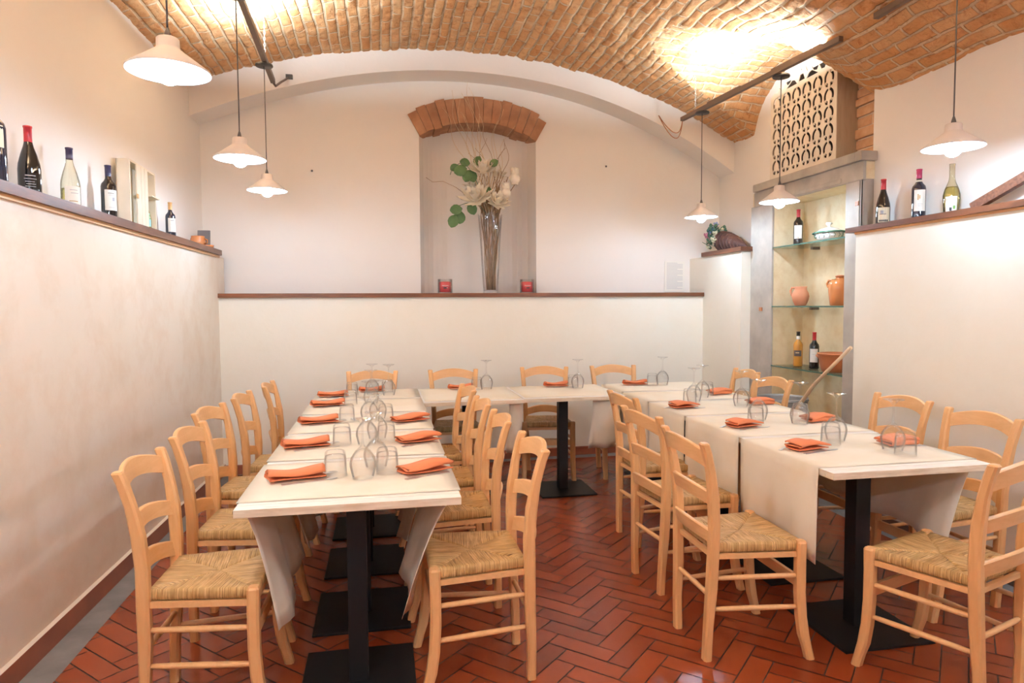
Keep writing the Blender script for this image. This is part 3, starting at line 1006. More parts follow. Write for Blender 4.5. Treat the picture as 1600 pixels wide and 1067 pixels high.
def glassware(kind, x, y, label):
    if kind not in gl:
        mb = MB()
        if kind == 'wine_glass':
            mb.lathe(WG, 28)
            mb.lathe([(.0402, 0), (.0442, .015), (.0512, .045), (.0517, .060), (.047, .081), (.029, .106), (.009, .117), (.0005, .118)], 28)
        else:
            mb.lathe(TU, 28)
            mb.lathe([(.0440, 0), (.0435, .03), (.0418, .072), (.038, .084), (.0005, .087)], 28)
        o = mb.obj(kind, ['glass']); gl[kind] = o
    else:
        o = gl[kind].copy(); COL.objects.link(o)
    o.location = (x, y, Z0 + .001)
    return tag(o, label, 'wine glass' if kind == 'wine_glass' else 'tumbler', 'upturned wine glasses' if kind == 'wine_glass' else 'upturned tumblers')
# left row, wall side
rows = [(2.73, 28), (3.355, 26), (4.03, 28), (4.72, 27), (5.20, 15)]
for i, (y, a) in enumerate(rows):
    o_ = lefts[i]; xx = -.345 - (.03 if i else 0); yy = y
    napkin(0, xx, yy, a * .6, f'rolled orange napkin on the wall side of the left row, {o_} from the camera')
    cutlery('fork', xx + .065, yy + .045, 35, f'fork under the {o_} napkin on the wall side of the left row')
    cutlery('knife', xx + .055, yy - .045, 20, f'knife beside the {o_} napkin on the wall side of the left row')
    glassware('tumbler', -.195 - .01 * i, yy + .02, f'upturned tumbler on the wall side of the left row, {o_} from the camera')
    glassware('wine_glass', -.085, yy - .03 + .02 * i, f'upturned wine glass on the wall side of the left row, {o_} from the camera')
for i, (x, y, a) in enumerate([(.165, 2.74, 24), (.17, 3.365, 20), (.155, 3.98, 22)]):
    o_ = lefts[i]
    napkin(1, x, y, a, f'folded orange napkin on the aisle side of the left row, {o_} from the camera')
    cutlery('fork', x + .005, y - .062, 205, f'fork in front of the {o_} napkin on the aisle side of the left row')
    cutlery('knife', x + .01, y + .02, 20, f'knife under the {o_} napkin on the aisle side of the left row')
    glassware('tumbler', .010, y + .02, f'upturned tumbler on the aisle side of the left row, {o_} from the camera')
    glassware('wine_glass', -.035, y + .115, f'upturned wine glass on the aisle side of the left row, {o_} from the camera')
# back row
for i, (x, y, a, l) in enumerate([(-.09, 5.43, 8, 'in the far left corner'), (.62, 5.42, 6, 'on the left back wall table'), (1.42, 5.40, 4, 'on the right back wall table'), (2.10, 5.36, -4, 'on the far end of the right row')]):
    napkin(0, x, y, a, f'rolled orange napkin {l}, before the rear wall chair', .9)
    cutlery('fork', x + .06, y - .045, 12, f'fork beside the napkin {l}')
    glassware('tumbler', x + .12, y - .08, f'upturned tumbler {l} beside the napkin')
for x, y, l in [(.04, 5.17, 'in the far left corner of the tables, right of a similar one'), (.822, 5.36, 'on the left back wall table'), (1.56, 5.25, 'on the right back wall table'), (2.32, 5.30, 'at the far end of the right row before the rear wall')]:
    glassware('wine_glass', x, y, f'upturned wine glass {l}')
# right row
for i, (x, y, a) in enumerate([(1.945, 2.79, 8), (1.965, 3.385, 8), (1.945, 4.10, 4)]):
    o_ = lefts[i]
    napkin(2, x, y, a, f'folded orange napkin on the aisle side of the right row, {o_} from the camera')
    cutlery('fork', x - .06, y + .07, 40, f'fork behind the {o_} napkin on the aisle side of the right row')
    cutlery('knife', x + .03, y - .06, 14, f'knife before the {o_} napkin on the aisle side of the right row')
for i, (x, y, a) in enumerate([(2.43, 2.79, 8), (2.47, 3.45, 10), (2.51, 4.12, 8), (2.50, 4.66, 10)]):
    o_ = lefts[i]
    napkin(2, x, y, 170 + a, f'folded orange napkin on the wall side of the right row, {o_} from the camera', .95)
    cutlery('fork', x + .01, y - .03, -14, f'fork under the {o_} napkin on the wall side of the right row')
wr = [(2.20, 2.93, 'a'), (2.31, 2.68, 'b'), (2.31, 3.385, 'b'), (2.16, 3.56, 'a'), (2.33, 4.05, 'b'), (2.13, 4.33, 'a'), (2.285, 4.51, 'b')]
cnt = {'a': 0, 'b': 0}
for x, y, s in wr:
    l = {'a': 'aisle', 'b': 'wall'}[s]
    glassware('wine_glass', x, y, f'upturned wine glass on the {l} side of the right row, {lefts[cnt[s]]} from the camera')
    cnt[s] += 1
cnt = {'a': 0, 'b': 0}
for x, y, s in [(2.12, 2.86, 'a'), (2.29, 2.58, 'b'), (2.37, 3.47, 'b'), (2.10, 3.49, 'a'), (2.40, 4.14, 'b'), (2.06, 4.25, 'a'), (2.37, 4.60, 'b')]:
    l = {'a': 'aisle', 'b': 'wall'}[s]
    glassware('tumbler', x, y, f'upturned tumbler on the {l} side of the right row, {lefts[cnt[s]]} from the camera')
    cnt[s] += 1

# ------------------------------------------------------------------ pendant lamps and tracks
def build_lamp(x, y, zr, ztop, label, bmat):
    """zr: rim height"""
    t = thing('pendant_lamp', (x, y, zr), 0, label, 'pendant lamp', 'white cone pendant lamps')
    mb = MB()
    prof = [(.140, 0), (.140, .007), (.042, .080), (.039, .086), (.038, .116), (.034, .120), (.001, .121)]
    mb.lathe(prof, 48)
    mb.lathe([(.140, 0), (.135, .001), (.040, .074), (.035, .08), (.035, .113), (.001, .114)], 48, 1)
    mb.obj('lamp_shade', ['shade', 'shade_in'], t)
    mb = MB(); mb.ball((0, 0, -.004), .040, 20, 14); hold = MB(); hold.lathe([(.018, .034), (.017, .06), (.016, .085), (.014, .112)], 14, 0); ho = hold.obj('bulb_holder', ['shade'], t)
    mb.obj('bulb', [bmat], ho)
    mb = MB(); mb.lathe([(.001, .157), (.005, .155), (.010, .137), (.013, .121)], 14); mb.obj('cord_grip', ['cord'], t)
    mb = MB(); mb.tube([(0, 0, .15), (0, 0, (ztop - zr) / 2), (0, 0, ztop - zr)], .0035, 6); mb.obj('cord', ['cord'], t)
    mb = MB(); h = ztop - zr
    mb.lathe([(.001, h - .012), (.06, h - .012), (.062, h - .006), (.058, h + .004), (.02, h + .012), (.001, h + .012)], 24)
    mb.obj('canopy', ['capd'], t)
    return t
lamp_src = {}
def lamp(x, y, zr, ztop, label, watt=None):
    t = build_lamp(x, y, zr, ztop, label, 'bulb_fill' if watt else 'bulb')
    return t
ZTL, ZTR = 3.19, 3.10
lamp(-.735, 2.63, 2.285, ZTL, 'large-looking white cone pendant nearest the camera, upper left')
lamp(-.775, 4.06, 2.28, ZTL, 'white cone pendant over the left row, lower left of the niche, middle of three')
lamp(-.808, 5.18, 2.29, ZTL, 'white cone pendant over the left row, nearest the back wall')
lamp(2.83, 2.93, 2.222, ZTR, 'white cone pendant above the bottles on the right ledge')
lamp(2.875, 4.50, 2.19, ZTR, 'white cone pendant hanging before the fretwork cabinet and glass shelves')
lamp(2.74, 5.46, 2.20, ZTR, 'white cone pendant in the far right corner above the flower cornucopia')
lamp(-.72, .9, 2.285, ZTL, 'added white cone pendant out of view on the left, for fill light', FILL_W)  # this and the next three: added out of view to brighten the near room
lamp(2.86, 1.2, 2.22, ZTR, 'added white cone pendant out of view on the right, for fill light', FILL_W)
lamp(-.72, -.9, 2.285, ZTL, 'added white cone fill pendant farthest behind the camera on the left', FILL_W)
lamp(2.86, -.8, 2.22, ZTR, 'added white cone fill pendant farthest behind the camera on the right', FILL_W)

def track(x0, y0, x1, y1, z, label, chains, ends=()):
    t = thing('lighting_track', ((x0 + x1) / 2, (y0 + y1) / 2, z), 0, label, 'lighting track', 'suspended bronze lighting tracks')
    cx, cy = (x0 + x1) / 2, (y0 + y1) / 2
    P, Q = Vector((x0 - cx, y0 - cy, 0)), Vector((x1 - cx, y1 - cy, 0))
    d = (Q - P).normalized(); n = Vector((-d.y, d.x, 0)) * .017
    def ring(p): return [tuple(p + n + Vector((0, 0, .002))), tuple(p - n + Vector((0, 0, .002))), tuple(p - n + Vector((0, 0, .036))), tuple(p + n + Vector((0, 0, .036)))]
    mb = MB(); mb.loft([ring(P), ring(Q)]); mb.obj('rail', ['track'], t)
    L = (Q - P).length
    for ch in chains:
        p = P + d * ch; X = cx + p.x
        yy = cy + p.y
        zt = float(vault(X, yy)) - z - .01
        if X > 2.2 and abs(yy - YC) < HW: zt = max(zt, float(lun(X, yy)) - z - .01)
        mb = MB(); k = 0; zz = .036
        while zz < zt:
            a = (k % 2) * PI / 2
            pts = [(p.x + .006 * cos(b0) * cos(a), p.y + .006 * cos(b0) * sin(a), zz + .012 + .013 * sin(b0)) for b0 in [2 * PI * q / 8 for q in range(9)]]
            mb.tube(pts, .0016, 4, 0, False)
            zz += .021; k += 1
        mb.obj('chain', ['chain'], t)
    return t
track(-.81, 5.60, -.76, 3.98, ZTL, 'bronze lighting track holding the two far left pendants', [.45, 1.4])
track(-.745, 3.6, -.70, .5, ZTL, 'bronze lighting track above the nearest left pendant', [.4, 2.6])
track(2.695, 5.76, 2.88, 3.86, ZTR, 'bronze lighting track below the brick lunette with two pendants', [.22, 1.65])
track(2.86, 3.53, 2.84, .8, ZTR, 'bronze lighting track near the right wall above the bottle ledge', [.3, 2.3])
for (y0, y1, x, z) in ((-1.6, .3, -.72, ZTL), (-1.6, .5, 2.86, ZTR)):
    track(x, y0, x, y1, z, 'added unseen lighting track behind the camera on the ' + ('left' if x < 0 else 'right'), [.3])  # unseen tracks, added to go with the fill lamps
# uplights clipped on the tracks
def uplight(x, y, z, label, e, L=.9, dx=0.0):
    t = thing('uplight', (x, y, z + .037), 0, label, 'uplight', 'slim uplights lying on the tracks')
    mb = MB(); mb.box(-.013, .013, -L / 2, L / 2, 0, .012, 0, .002); mb.obj('housing', ['track'], t)
    t.rotation_euler[2] = dx
    ld = bpy.data.lights.new('uplight_beam', 'AREA')
    ld.shape = 'RECTANGLE'; ld.size = .03; ld.size_y = L
    ld.energy = e; ld.color = UP_C; ld.spread = D(178)
    lo = bpy.data.objects.new('uplight_beam', ld); COL.objects.link(lo)
    lo.location = (x, y, z + .056); lo.rotation_euler = (PI, 0, dx)
UPS = [(-.785, 4.65, ZTL, 'slim uplight on the far left track', 1.1, .030, .8), (-.733, 2.6, ZTL, 'slim uplight on the near left track', 1.3, .0145, .9),
       (2.757, 5.12, ZTR, 'slim uplight on the right track towards the corner', .5, .097, .45), (2.838, 4.27, ZTR, 'slim uplight on the right track near the cabinet', .55, .097, .5),
       (2.852, 2.7, ZTR, 'slim uplight on the near right track', 1.2, -.007, .9),
       (-.705, .9, ZTL, 'added slim fill uplight out of view on the left', 2.6, .0145, .9), (2.842, 1.2, ZTR, 'added slim fill uplight out of view on the right', 2.6, -.007, .9),  # from here on unseen uplights, added as fill for the room
       (-.72, -.9, ZTL, 'added slim fill uplight farthest behind the camera on the left', 2.6, 0, .9), (2.86, -.8, ZTR, 'added slim fill uplight farthest behind the camera on the right', 2.6, 0, .9)]
for x, y, z, l, k, dx, ln in UPS: uplight(x, y, z, l, UP_W * k, ln, dx)

# flexes from the walls to the tracks
mb = MB(); mb.tube([(-.81, 5.60, 3.20), (-.808, 5.72, 3.21), (-.79, 5.90, 3.30), (-.76, 6.05, 3.38), (-.75, 6.10, 3.405)], .009, 8)
mb.box(-.775, -.72, 6.075, 6.11, 3.39, 3.425, 1)
tag(mb.obj('power_cable', ['track', 'capd']), 'stiff brown cable from the left track end up to the white arch', 'cable')
mb = MB()
for s, dz in ((0, -.02), (.02, -.10)):
    pts = []
    P, Q = Vector((2.655, 6.19, 3.27)), Vector((2.70, 5.76, 3.11))
    for k in range(13):
        q = k / 12; p = P.lerp(Q, q); pts.append((p.x + .05 * sin(q * PI), p.y, p.z - (.22 + s * 4) * 4 * q * (1 - q) * .62))
    mb.tube(pts, .004, 6)
tag(mb.obj('power_cable', ['copper']), 'looping copper-coloured flex from the arch to the right track end', 'cable')

# ------------------------------------------------------------------ bottles
BORD = [(.001, 0), (.030, 0), (.037, .004), (.0375, .01), (.0375, .185), (.034, .200), (.022, .215), (.0155, .228), (.0145, .24), (.0145, .292), (.0160, .293), (.016, .300), (.001, .300)]
BURG = [(.001, 0), (.034, 0), (.041, .004), (.0425, .012), (.0425, .115), (.040, .140), (.030, .180), (.020, .212), (.0155, .232), (.0148, .25), (.0148, .292), (.0165, .293), (.0165, .300), (.001, .300)]
FLASK = [(.001, 0), (.030, 0), (.037, .004), (.040, .012), (.046, .09), (.045, .12), (.036, .155), (.020, .195), (.0155, .215), (.0145, .24), (.0145, .292), (.016, .293), (.016, .300), (.001, .300)]
def rad(prof, z):
    return float(np.interp(z, [p[1] for p in prof[1:]], [p[0] for p in prof[1:]]))
def bottle(prof, gmat, cap, loc, label, sc=1.0, cap0=.235, lab=None, labm='label', face=-90, group=None, marks=(), span=100, liquid=None, band=None):
    """lab=(z0,z1) on the side that faces angle face (deg)"""
    t = thing('wine_bottle', loc, 0, label, 'bottle', group)
    S3 = lambda pr, g=0: [((r + g) * sc, z * sc) for r, z in pr]
    mb = MB(); mb.lathe(S3(prof), 32)
    mb.obj('glass_body', [gmat], t)
    if liquid:
        lp = [(max(r - .0025, .0005), max(z, .004)) for r, z in prof if z <= liquid[1]] + [(rad(prof, liquid[1]) - .0025, liquid[1]), (.0005, liquid[1])]
        mb = MB(); mb.lathe(S3(lp), 28); mb.obj('wine', [liquid[0]], t)
    if cap:
        cp = [(rad(prof, cap0) + .0006, cap0)] + [(r + .0006, z) for r, z in prof if z > cap0 and r > .002] + [(.001, .3008)]
        mb = MB(); mb.lathe(S3(cp), 24); mb.obj('capsule', [cap], t)
    if band:
        cp = [(rad(prof, band[0]) + .0008, band[0]), (rad(prof, band[1]) + .0008, band[1])]
        mb = MB(); mb.lathe(S3(cp), 24); mb.obj('neck_band', [band[2]], t)
    if lab:
        z0, z1 = lab
        a0, a1 = D(face - span / 2), D(face + span / 2)
        mb = MB()
        mb.lathe(S3([(rad(prof, z0) + .0007, z0), (rad(prof, (z0 + z1) / 2) + .0007, (z0 + z1) / 2), (rad(prof, z1) + .0007, z1)]), 20, 0, a0=a0, a1=a1)
        for (za, zb, u0, u1, mi) in marks:   # printed lines
            mb.lathe(S3([(rad(prof, za) + .0012, za), (rad(prof, zb) + .0012, zb)]), 8, mi, a0=D(face + span * u0 / 2), a1=D(face + span * u1 / 2))
        mb.obj('label', [labm, 'ink', 'ink_light', 'gold_ink', 'ink_black', 'green_ink'], t)
    return t
ZLT = 1.9305
g1 = 'bottles on the left ledge'
fl = -62   # labels on the left ledge look towards the camera
lines = [(.145, .149, -.5, .5, 1), (.128, .131, -.6, .6, 2), (.12, .123, -.4, .4, 2)]
bottle(BORD, 'blue_bottle', 'black_cap', (-1.505, 3.03, ZLT), 'tall black bottle with cream label at the left photo edge', 1.25, .235, (.12, .19), 'label_cream', fl, g1, [(.15, .155, -.4, .4, 3)])
bottle(BURG, 'dark_bottle', 'red_cap', (-1.50, 3.30, ZLT), 'black sloping-shouldered bottle with red capsule on the left ledge', 1.02, .232, (.03, .10), 'dark_bottle', fl, g1, [(.085, .088, -.5, .5, 2), (.072, .074, -.6, .6, 2), (.06, .062, -.5, .4, 2), (.05, .052, -.4, .5, 2), (.04, .042, -.5, .5, 2)])
bottle(BURG, 'clear_bottle', 'navy_cap', (-1.495, 3.68, ZLT), 'clear white wine bottle with navy capsule on the left ledge', 1.0, .245, (.02, .11), 'label', fl + 10, g1, [(.09, .093, -.4, .5, 2), (.075, .078, -.3, .6, 2), (.035, .04, -.5, .5, 3)], liquid=('yellow_glass', .10))
bottle(BORD, 'dark_bottle', 'navy_cap', (-1.49, 4.14, ZLT), 'dark bottle with big white label and navy capsule between white wine and crate', 1.03, .24, (.055, .165), 'label', fl + 12, g1, [(.145, .148, -.5, .4, 1), (.135, .137, -.4, .4, 2), (.105, .125, .1, .5, 2), (.07, .072, -.4, .4, 2)])
bottle(BORD, 'blue_bottle', 'tan_cap', (-1.475, 5.20, ZLT), 'slim dark bottle with tan capsule and white label right of the wooden crate', .88, .24, (.06, .17), 'label', fl + 10, g1, [(.15, .153, -.4, .4, 1), (.12, .122, -.4, .4, 2)])
ZRT = 1.9575
g2 = 'bottles on the right ledge'
bottle(BURG, 'dark_bottle', 'red_cap', (3.27, 3.93, ZRT), 'dark bottle with scarlet capsule and cream label, leftmost on the right ledge', 1.02, .232, (.02, .115), 'label_cream', -120, g2, [(.075, .095, -.6, -.1, 2), (.07, .074, -.7, .3, 1), (.024, .036, -.8, -.62, 4), (.024, .036, -.55, -.4, 4), (.024, .036, -.34, -.16, 4), (.024, .036, -.1, .1, 4), (.024, .036, .16, .36, 4), (.024, .036, .42, .62, 4)])
bottle(BORD, 'blue_bottle', 'pink_cap', (3.27, 3.63, ZRT), 'dark bottle with magenta capsule and white crest label, middle of the right ledge', 1.04, .245, (.05, .175), 'label', -120, g2, [(.115, .15, -.45, -.2, 3), (.122, .143, -.2, .05, 3), (.09, .092, -.4, .4, 2), (.08, .082, -.3, .3, 2)], band=(.225, .235, 'glasscap'))
bottle(FLASK, 'clear_bottle', None, (3.27, 3.385, ZRT), 'clear tapered bottle of yellow-green wine on the right ledge', .98, .235, (.012, .105), 'label', -135, g2, [(.02, .04, -.3, .1, 4), (.03, .05, .3, .7, 5)], span=80, liquid=('yellow_glass', .165))
g3 = 'bottles on the glass shelves'
bottle(BORD, 'dark_bottle', 'red_cap', (3.36, 4.985, 1.9235), 'red-capped dark bottle on the top glass shelf', .97, .235, (.055, .165), 'label', -125, g3, [(.14, .142, -.4, .4, 2), (.06, .066, -.2, .2, 3)])
bottle(BORD, 'amber_glass', 'black_cap', (3.36, 4.96, .9285), 'amber liquor bottle with black cap on the lowest glass shelf', .96, .262, (.09, .14), 'label_dark', -130, g3, [(.115, .125, -.5, .4, 3)], band=(.235, .262, 'whiteband'))
bottle(BORD, 'dark_bottle', 'red_cap', (3.36, 4.75, .9285), 'red-capped wine bottle beside the terracotta pot on the lowest glass shelf', .97, .235, (.055, .165), 'label', -130, g3, [(.12, .122, -.4, .4, 2)])

# ------------------------------------------------------------------ things on the left ledge
t = thing('wooden_crate', (-1.50, 4.68, ZLT), D(1), 'pale wooden wine crate standing upright on the left ledge', 'crate')
mb = MB()
mb.box(-.055, -.048, -.25, .25, 0, .41, 0); mb.box(-.055, .02, -.25, -.235, 0, .41, 0); mb.box(-.055, .02, .235, .25, 0, .41, 0)
mb.box(-.055, .02, -.235, .235, .398, .41, 0); mb.box(-.055, .02, -.235, .235, 0, .01, 0)
mb.obj('crate_body', ['cratewood'], t)
for y0, y1 in ((-.15, -.07), (-.065, -.005), (0.0, .06)):
    mb = MB(); mb.box(.021, .028, y0, y1, .002, .398, 0, .001); mb.obj('slat', ['cratewood'], t)
mb = MB(); mb.box(-.04, .05, .07, .225, .235, .242); mb.obj('shelf_board', ['cratewood'], t)
mb = MB(); mb.box(.028, .034, -.16, -.135, .19, .215, 0); mb.obj('clasp', ['tan_cap'], t)
bottle(BURG, 'yellow_glass', None, (-1.512, 4.81, ZLT + .0105), 'small yellow-green bottle with teal label inside the wooden crate', .72, .235, (.05, .17), 'label_teal', -60, g1)
t = thing('terracotta_cup', (-1.46, 5.86, ZLT), 0, 'small broken terracotta cup on the left ledge', 'cup')
mb = MB(); mb.lathe([(.001, 0), (.038, 0), (.052, .012), (.060, .04), (.056, .07), (.050, .085), (.053, .092), (.049, .092), (.047, .08), (.05, .05), (.04, .01), (.001, .008)], 24); mb.obj('cup_body', ['terracotta_gl'], t)
mb = MB(); mb.tube([(.055, -.02, .07), (.08, -.03, .06), (.078, -.03, .035), (.056, -.02, .03)], .006, 6); mb.obj('handle', ['terracotta_gl'], t)
mb = MB(); mb.lathe([(.001, 0), (.035, 0), (.05, .02), (.052, .035), (.048, .035), (.044, .02), (.001, .008)], 18)
tag(mb.obj('saucer_shard', ['terracotta_gl'], loc=(-1.43, 6.03, ZLT)), 'small terracotta dish beside the broken cup on the left ledge', 'dish')
mb = MB(); mb.box(-.05, .05, -.007, .007, 0, .165, 0, .003)
o = tag(mb.obj('slate_plaque', ['slate'], loc=(-1.47, 6.085, ZLT)), 'dark grey slate plaque leaning in the left corner of the ledge', 'plaque'); o.rotation_euler = (D(-4), 0, 0)

# ------------------------------------------------------------------ niche arrangement
VX, VY, VZ = 1.035, 6.43, 1.563
t = thing('glass_vase', (VX, VY, VZ), 0, 'tall flared clear glass vase in the arched niche', 'vase')
mb = MB(); mb.lathe([(.001, 0), (.070, 0), (.074, .006), (.074, .03), (.085, .25), (.100, .52), (.118, .76)], 36)
mb.lathe([(.001, .02), (.068, .022), (.082, .25), (.097, .52), (.115, .76), (.118, .76)], 36)
mb.obj('vase_body', ['glass'], t)
t = thing('dried_flower_arrangement', (VX, VY, VZ + .024), 0, 'dried cream lotus flowers, twigs and green leaves standing in the glass vase', 'flowers')
rnd = random.Random(21)
def curl(p0, p1, n=12, amp=.03, tw=3, seed=0):
    r = random.Random(seed); a = r.uniform(0, 6); b0 = r.uniform(0, 6)
    P, Q = Vector(p0), Vector(p1); out = []
    for k in range(n + 1):
        q = k / n; p = P.lerp(Q, q)
        out.append((p.x + amp * q * sin(tw * q * 2 * PI * .8 + a), p.y + amp * .6 * q * cos(tw * q * 5 + b0), p.z))
    return out
def loc_(x, y, z): return (x - VX, y - VY, z - VZ - .024)
mb = MB()
for k in range(40):
    a = rnd.uniform(0, 2 * PI); r0 = rnd.uniform(.012, .05); a2 = a + rnd.uniform(-.9, 1.5); r1 = rnd.uniform(.05, .105)
    p0 = Vector((r0 * cos(a), r0 * sin(a), .01)); p1 = Vector((r1 * cos(a2), r1 * sin(a2), rnd.uniform(.72, .90)))
    mb.tube(curl(p0, p1, 8, .012, 2, k), rnd.uniform(.003, .006), 6)
mb.obj('stems', ['twig'], t)
tops = [(.95, 3.03), (1.18, 2.94), (.93, 2.93), (1.12, 2.98), (.86, 2.88), (1.0, 3.08), (1.20, 3.02)]
mb = MB()
for k, (x, z) in enumerate(tops):
    mb.tube(curl((.02 * (k - 3), 0, .7), loc_(x, 6.34, z), 16, .05, 2.2, k + 50), [.004 - .0025 * q / 16 for q in range(17)], 5)
mb.tube([loc_(*p) for p in [(.86, 6.38, 2.45), (.70, 6.36, 2.56), (.58, 6.35, 2.61), (.48, 6.34, 2.60), (.42, 6.34, 2.64)]], .0022, 5)
mb.obj('curly_twigs', ['twig'], t)
mb = MB()
pal = [(.62, 3.43), (.70, 3.36), (.73, 3.22), (.82, 3.50), (.845, 3.46), (.80, 3.2), (1.09, 3.36), (1.10, 3.28), (.55, 3.26), (.90, 3.22), (1.2, 3.12), (.78, 3.40)]
for k, (x, z) in enumerate(pal):
    mb.tube(curl((.015 * (k % 5 - 2), -.02, .72), loc_(x, 6.26 - .01 * (k % 3), z), 18, .045, 2.6, k + 90), [.0035 - .0022 * q / 18 for q in range(19)], 5)
mb.obj('pale_twigs', ['twig_pale'], t)
def petal(mb, c, d, up, L, W):
    """cupped pointed petal from c along d"""
    d = d.normalized(); s = d.cross(up).normalized(); n = s.cross(d).normalized()
    vs = []; rows = [(0, .25), (.3, .8), (.6, 1), (.85, .6), (1, .05)]
    for q, wq in rows:
        for k in (-1, 0, 1):
            p = c + d * L * q + s * W * wq * k * .5 + n * (L * .35 * q * q + (.15 * W if k else 0))
            vs.append(tuple(p))
    fs = [(i * 3 + j, i * 3 + j + 1, (i + 1) * 3 + j + 1, (i + 1) * 3 + j) for i in range(4) for j in range(2)]
    mb.add(vs, fs, 0, True)
def lotus(c, axis, R, seed, npet=(13, 12, 10, 7)):
    mb = MB(); r = random.Random(seed); ax = Vector(axis).normalized()
    t1 = ax.cross(Vector((0, 0, 1))) if abs(ax.z) < .9 else ax.cross(Vector((1, 0, 0)))
    t1.normalize(); t2 = ax.cross(t1)
    for ring, n in enumerate(npet):
        el = .08 + ring * .36
        for k in range(n):
            a = 2 * PI * (k + ring * .5) / n + r.uniform(-.15, .15)
            d = (t1 * cos(a) + t2 * sin(a)) * cos(el) + ax * sin(el)
            petal(mb, Vector(c), d, ax, R * (1.08 - .16 * ring) * r.uniform(.85, 1.12), R * .34)
    mb.ball(tuple(Vector(c) + ax * R * .15), R * .22, 8, 5)
    o = mb.obj('flower_head', ['petal'], t)
lotus(loc_(.952, 6.30, 2.69), (-.1, -.5, .8), .145, 1)
lotus(loc_(.885, 6.28, 2.43), (-.25, -.7, .6), .155, 2)
lotus(loc_(1.075, 6.27, 2.40), (.15, -.75, .55), .125, 3)
lotus(loc_(.86, 6.40, 2.58), (-.2, -.7, .5), .085, 6, (7, 5, 4))
lotus(loc_(1.12, 6.42, 2.68), (.1, -.6, .6), .09, 7, (7, 5, 4))
def bud(c, R, seed):
    mb = MB(); r = random.Random(seed)
    for ring in range(5):
        for k in range(8):
            a = 2 * PI * (k + .5 * ring) / 8; z = -R * .9 + ring * R * .42
            d = Vector((cos(a) * .55, sin(a) * .55, .9))
            petal(mb, Vector(c) + Vector((cos(a) * R * .45, sin(a) * R * .45, z)), d, Vector((0, 0, 1)).cross(Vector((-sin(a), cos(a), 0))) + Vector((0, 0, .4)), R * .7, R * .6)
    mb.ball(c, R * .8, 10, 7)
    mb.obj('flower_bud', ['petal'], t)
bud(loc_(1.268, 6.38, 2.66), .068, 4); bud(loc_(1.172, 6.33, 2.515), .062, 5)
mb = MB()
for q in ((1.268, 6.38, 2.60), (1.172, 6.33, 2.46), (1.12, 6.42, 2.6), (.86, 6.40, 2.5)):
    mb.tube([loc_(*q), (.03, 0, .72), (0, 0, .5)], .004, 6)
for k in range(46):
    a = rnd.uniform(0, 2 * PI); q = rnd.uniform(.3, 1)
    mb.tube(curl((.05 * cos(a), .04 * sin(a), .68), (.19 * q * cos(a), .12 * q * sin(a) - .02, rnd.uniform(.80, 1.12)), 6, .02, 1, k + 200), .0035, 5)
mb.obj('stems', ['twig'], t)
for k, (x, z, L, ang) in enumerate([(.735, 2.70, .13, 200), (.80, 2.655, .12, 250), (.85, 2.66, .12, 285), (.69, 2.34, .12, 190), (.665, 2.235, .13, 250), (.735, 2.27, .12, 260), (.84, 2.35, .12, 290), (.78, 2.78, .10, 170), (.90, 2.80, .10, 60), (1.05, 2.78, .09, 30), (.68, 2.73, .09, 215), (1.0, 2.52, .09, 250)]):
    mb = MB(); a = D(ang); c = Vector(loc_(x, 6.27 + .02 * (k % 3), z)) - Vector((cos(a), 0, sin(a))) * L * .5
    vs = []; W_ = L * .8
    for q, wq in ((0, .1), (.15, .62), (.35, .95), (.6, 1), (.85, .65), (1, .08)):
        for s in (-1, 0, 1):
            vs.append((c.x + cos(a) * L * q - sin(a) * W_ * .5 * wq * s, c.y - .012 * q + .01 * abs(s), c.z + sin(a) * L * q + cos(a) * W_ * .5 * wq * s))
    mb.add(vs, [(i * 3 + j, i * 3 + j + 1, (i + 1) * 3 + j + 1, (i + 1) * 3 + j) for i in range(5) for j in range(2)], 0, True)
    mb.obj('leaf', ['leaf'], t)
mb = MB()
mb.tube([loc_(.98, 6.35, 2.33), loc_(.88, 6.29, 2.42), loc_(.78, 6.28, 2.40), loc_(.70, 6.28, 2.37)], .003, 5)
mb.tube([loc_(.95, 6.36, 2.5), loc_(.86, 6.31, 2.68), loc_(.76, 6.28, 2.79), loc_(.66, 6.28, 2.72), loc_(.64, 6.28, 2.66)], .003, 5)
mb.obj('leaf_stalks', ['leaf2'], t)

for x, l in ((.59, 'red candle in a glass jar at the left end of the niche'), (1.385, 'red candle in a glass jar at the right end of the niche')):
    t = thing('jar_candle', (x, 6.38, 1.5630), 0, l, 'candle', 'red jar candles in the niche')
    mb = MB(); mb.lathe([(.001, 0), (.066, 0), (.070, .004), (.070, .135), (.067, .135), (.067, .006), (.001, .006)], 28); mb.obj('glass_jar', ['glass'], t)
    mb = MB(); mb.lathe([(.001, .012), (.056, .012), (.056, .105), (.05, .11), (.001, .108)], 28)
    c = mb.obj('wax', ['candle'], t)
    mb = MB(); mb.lathe([(.0565, .045), (.0565, .058)], 10, 0, a0=D(-110), a1=D(-75)); mb.lathe([(.0565, .07), (.0565, .075)], 10, 1, a0=D(-125), a1=D(-60)); mb.obj('label', ['ink_black', 'petal'], t)

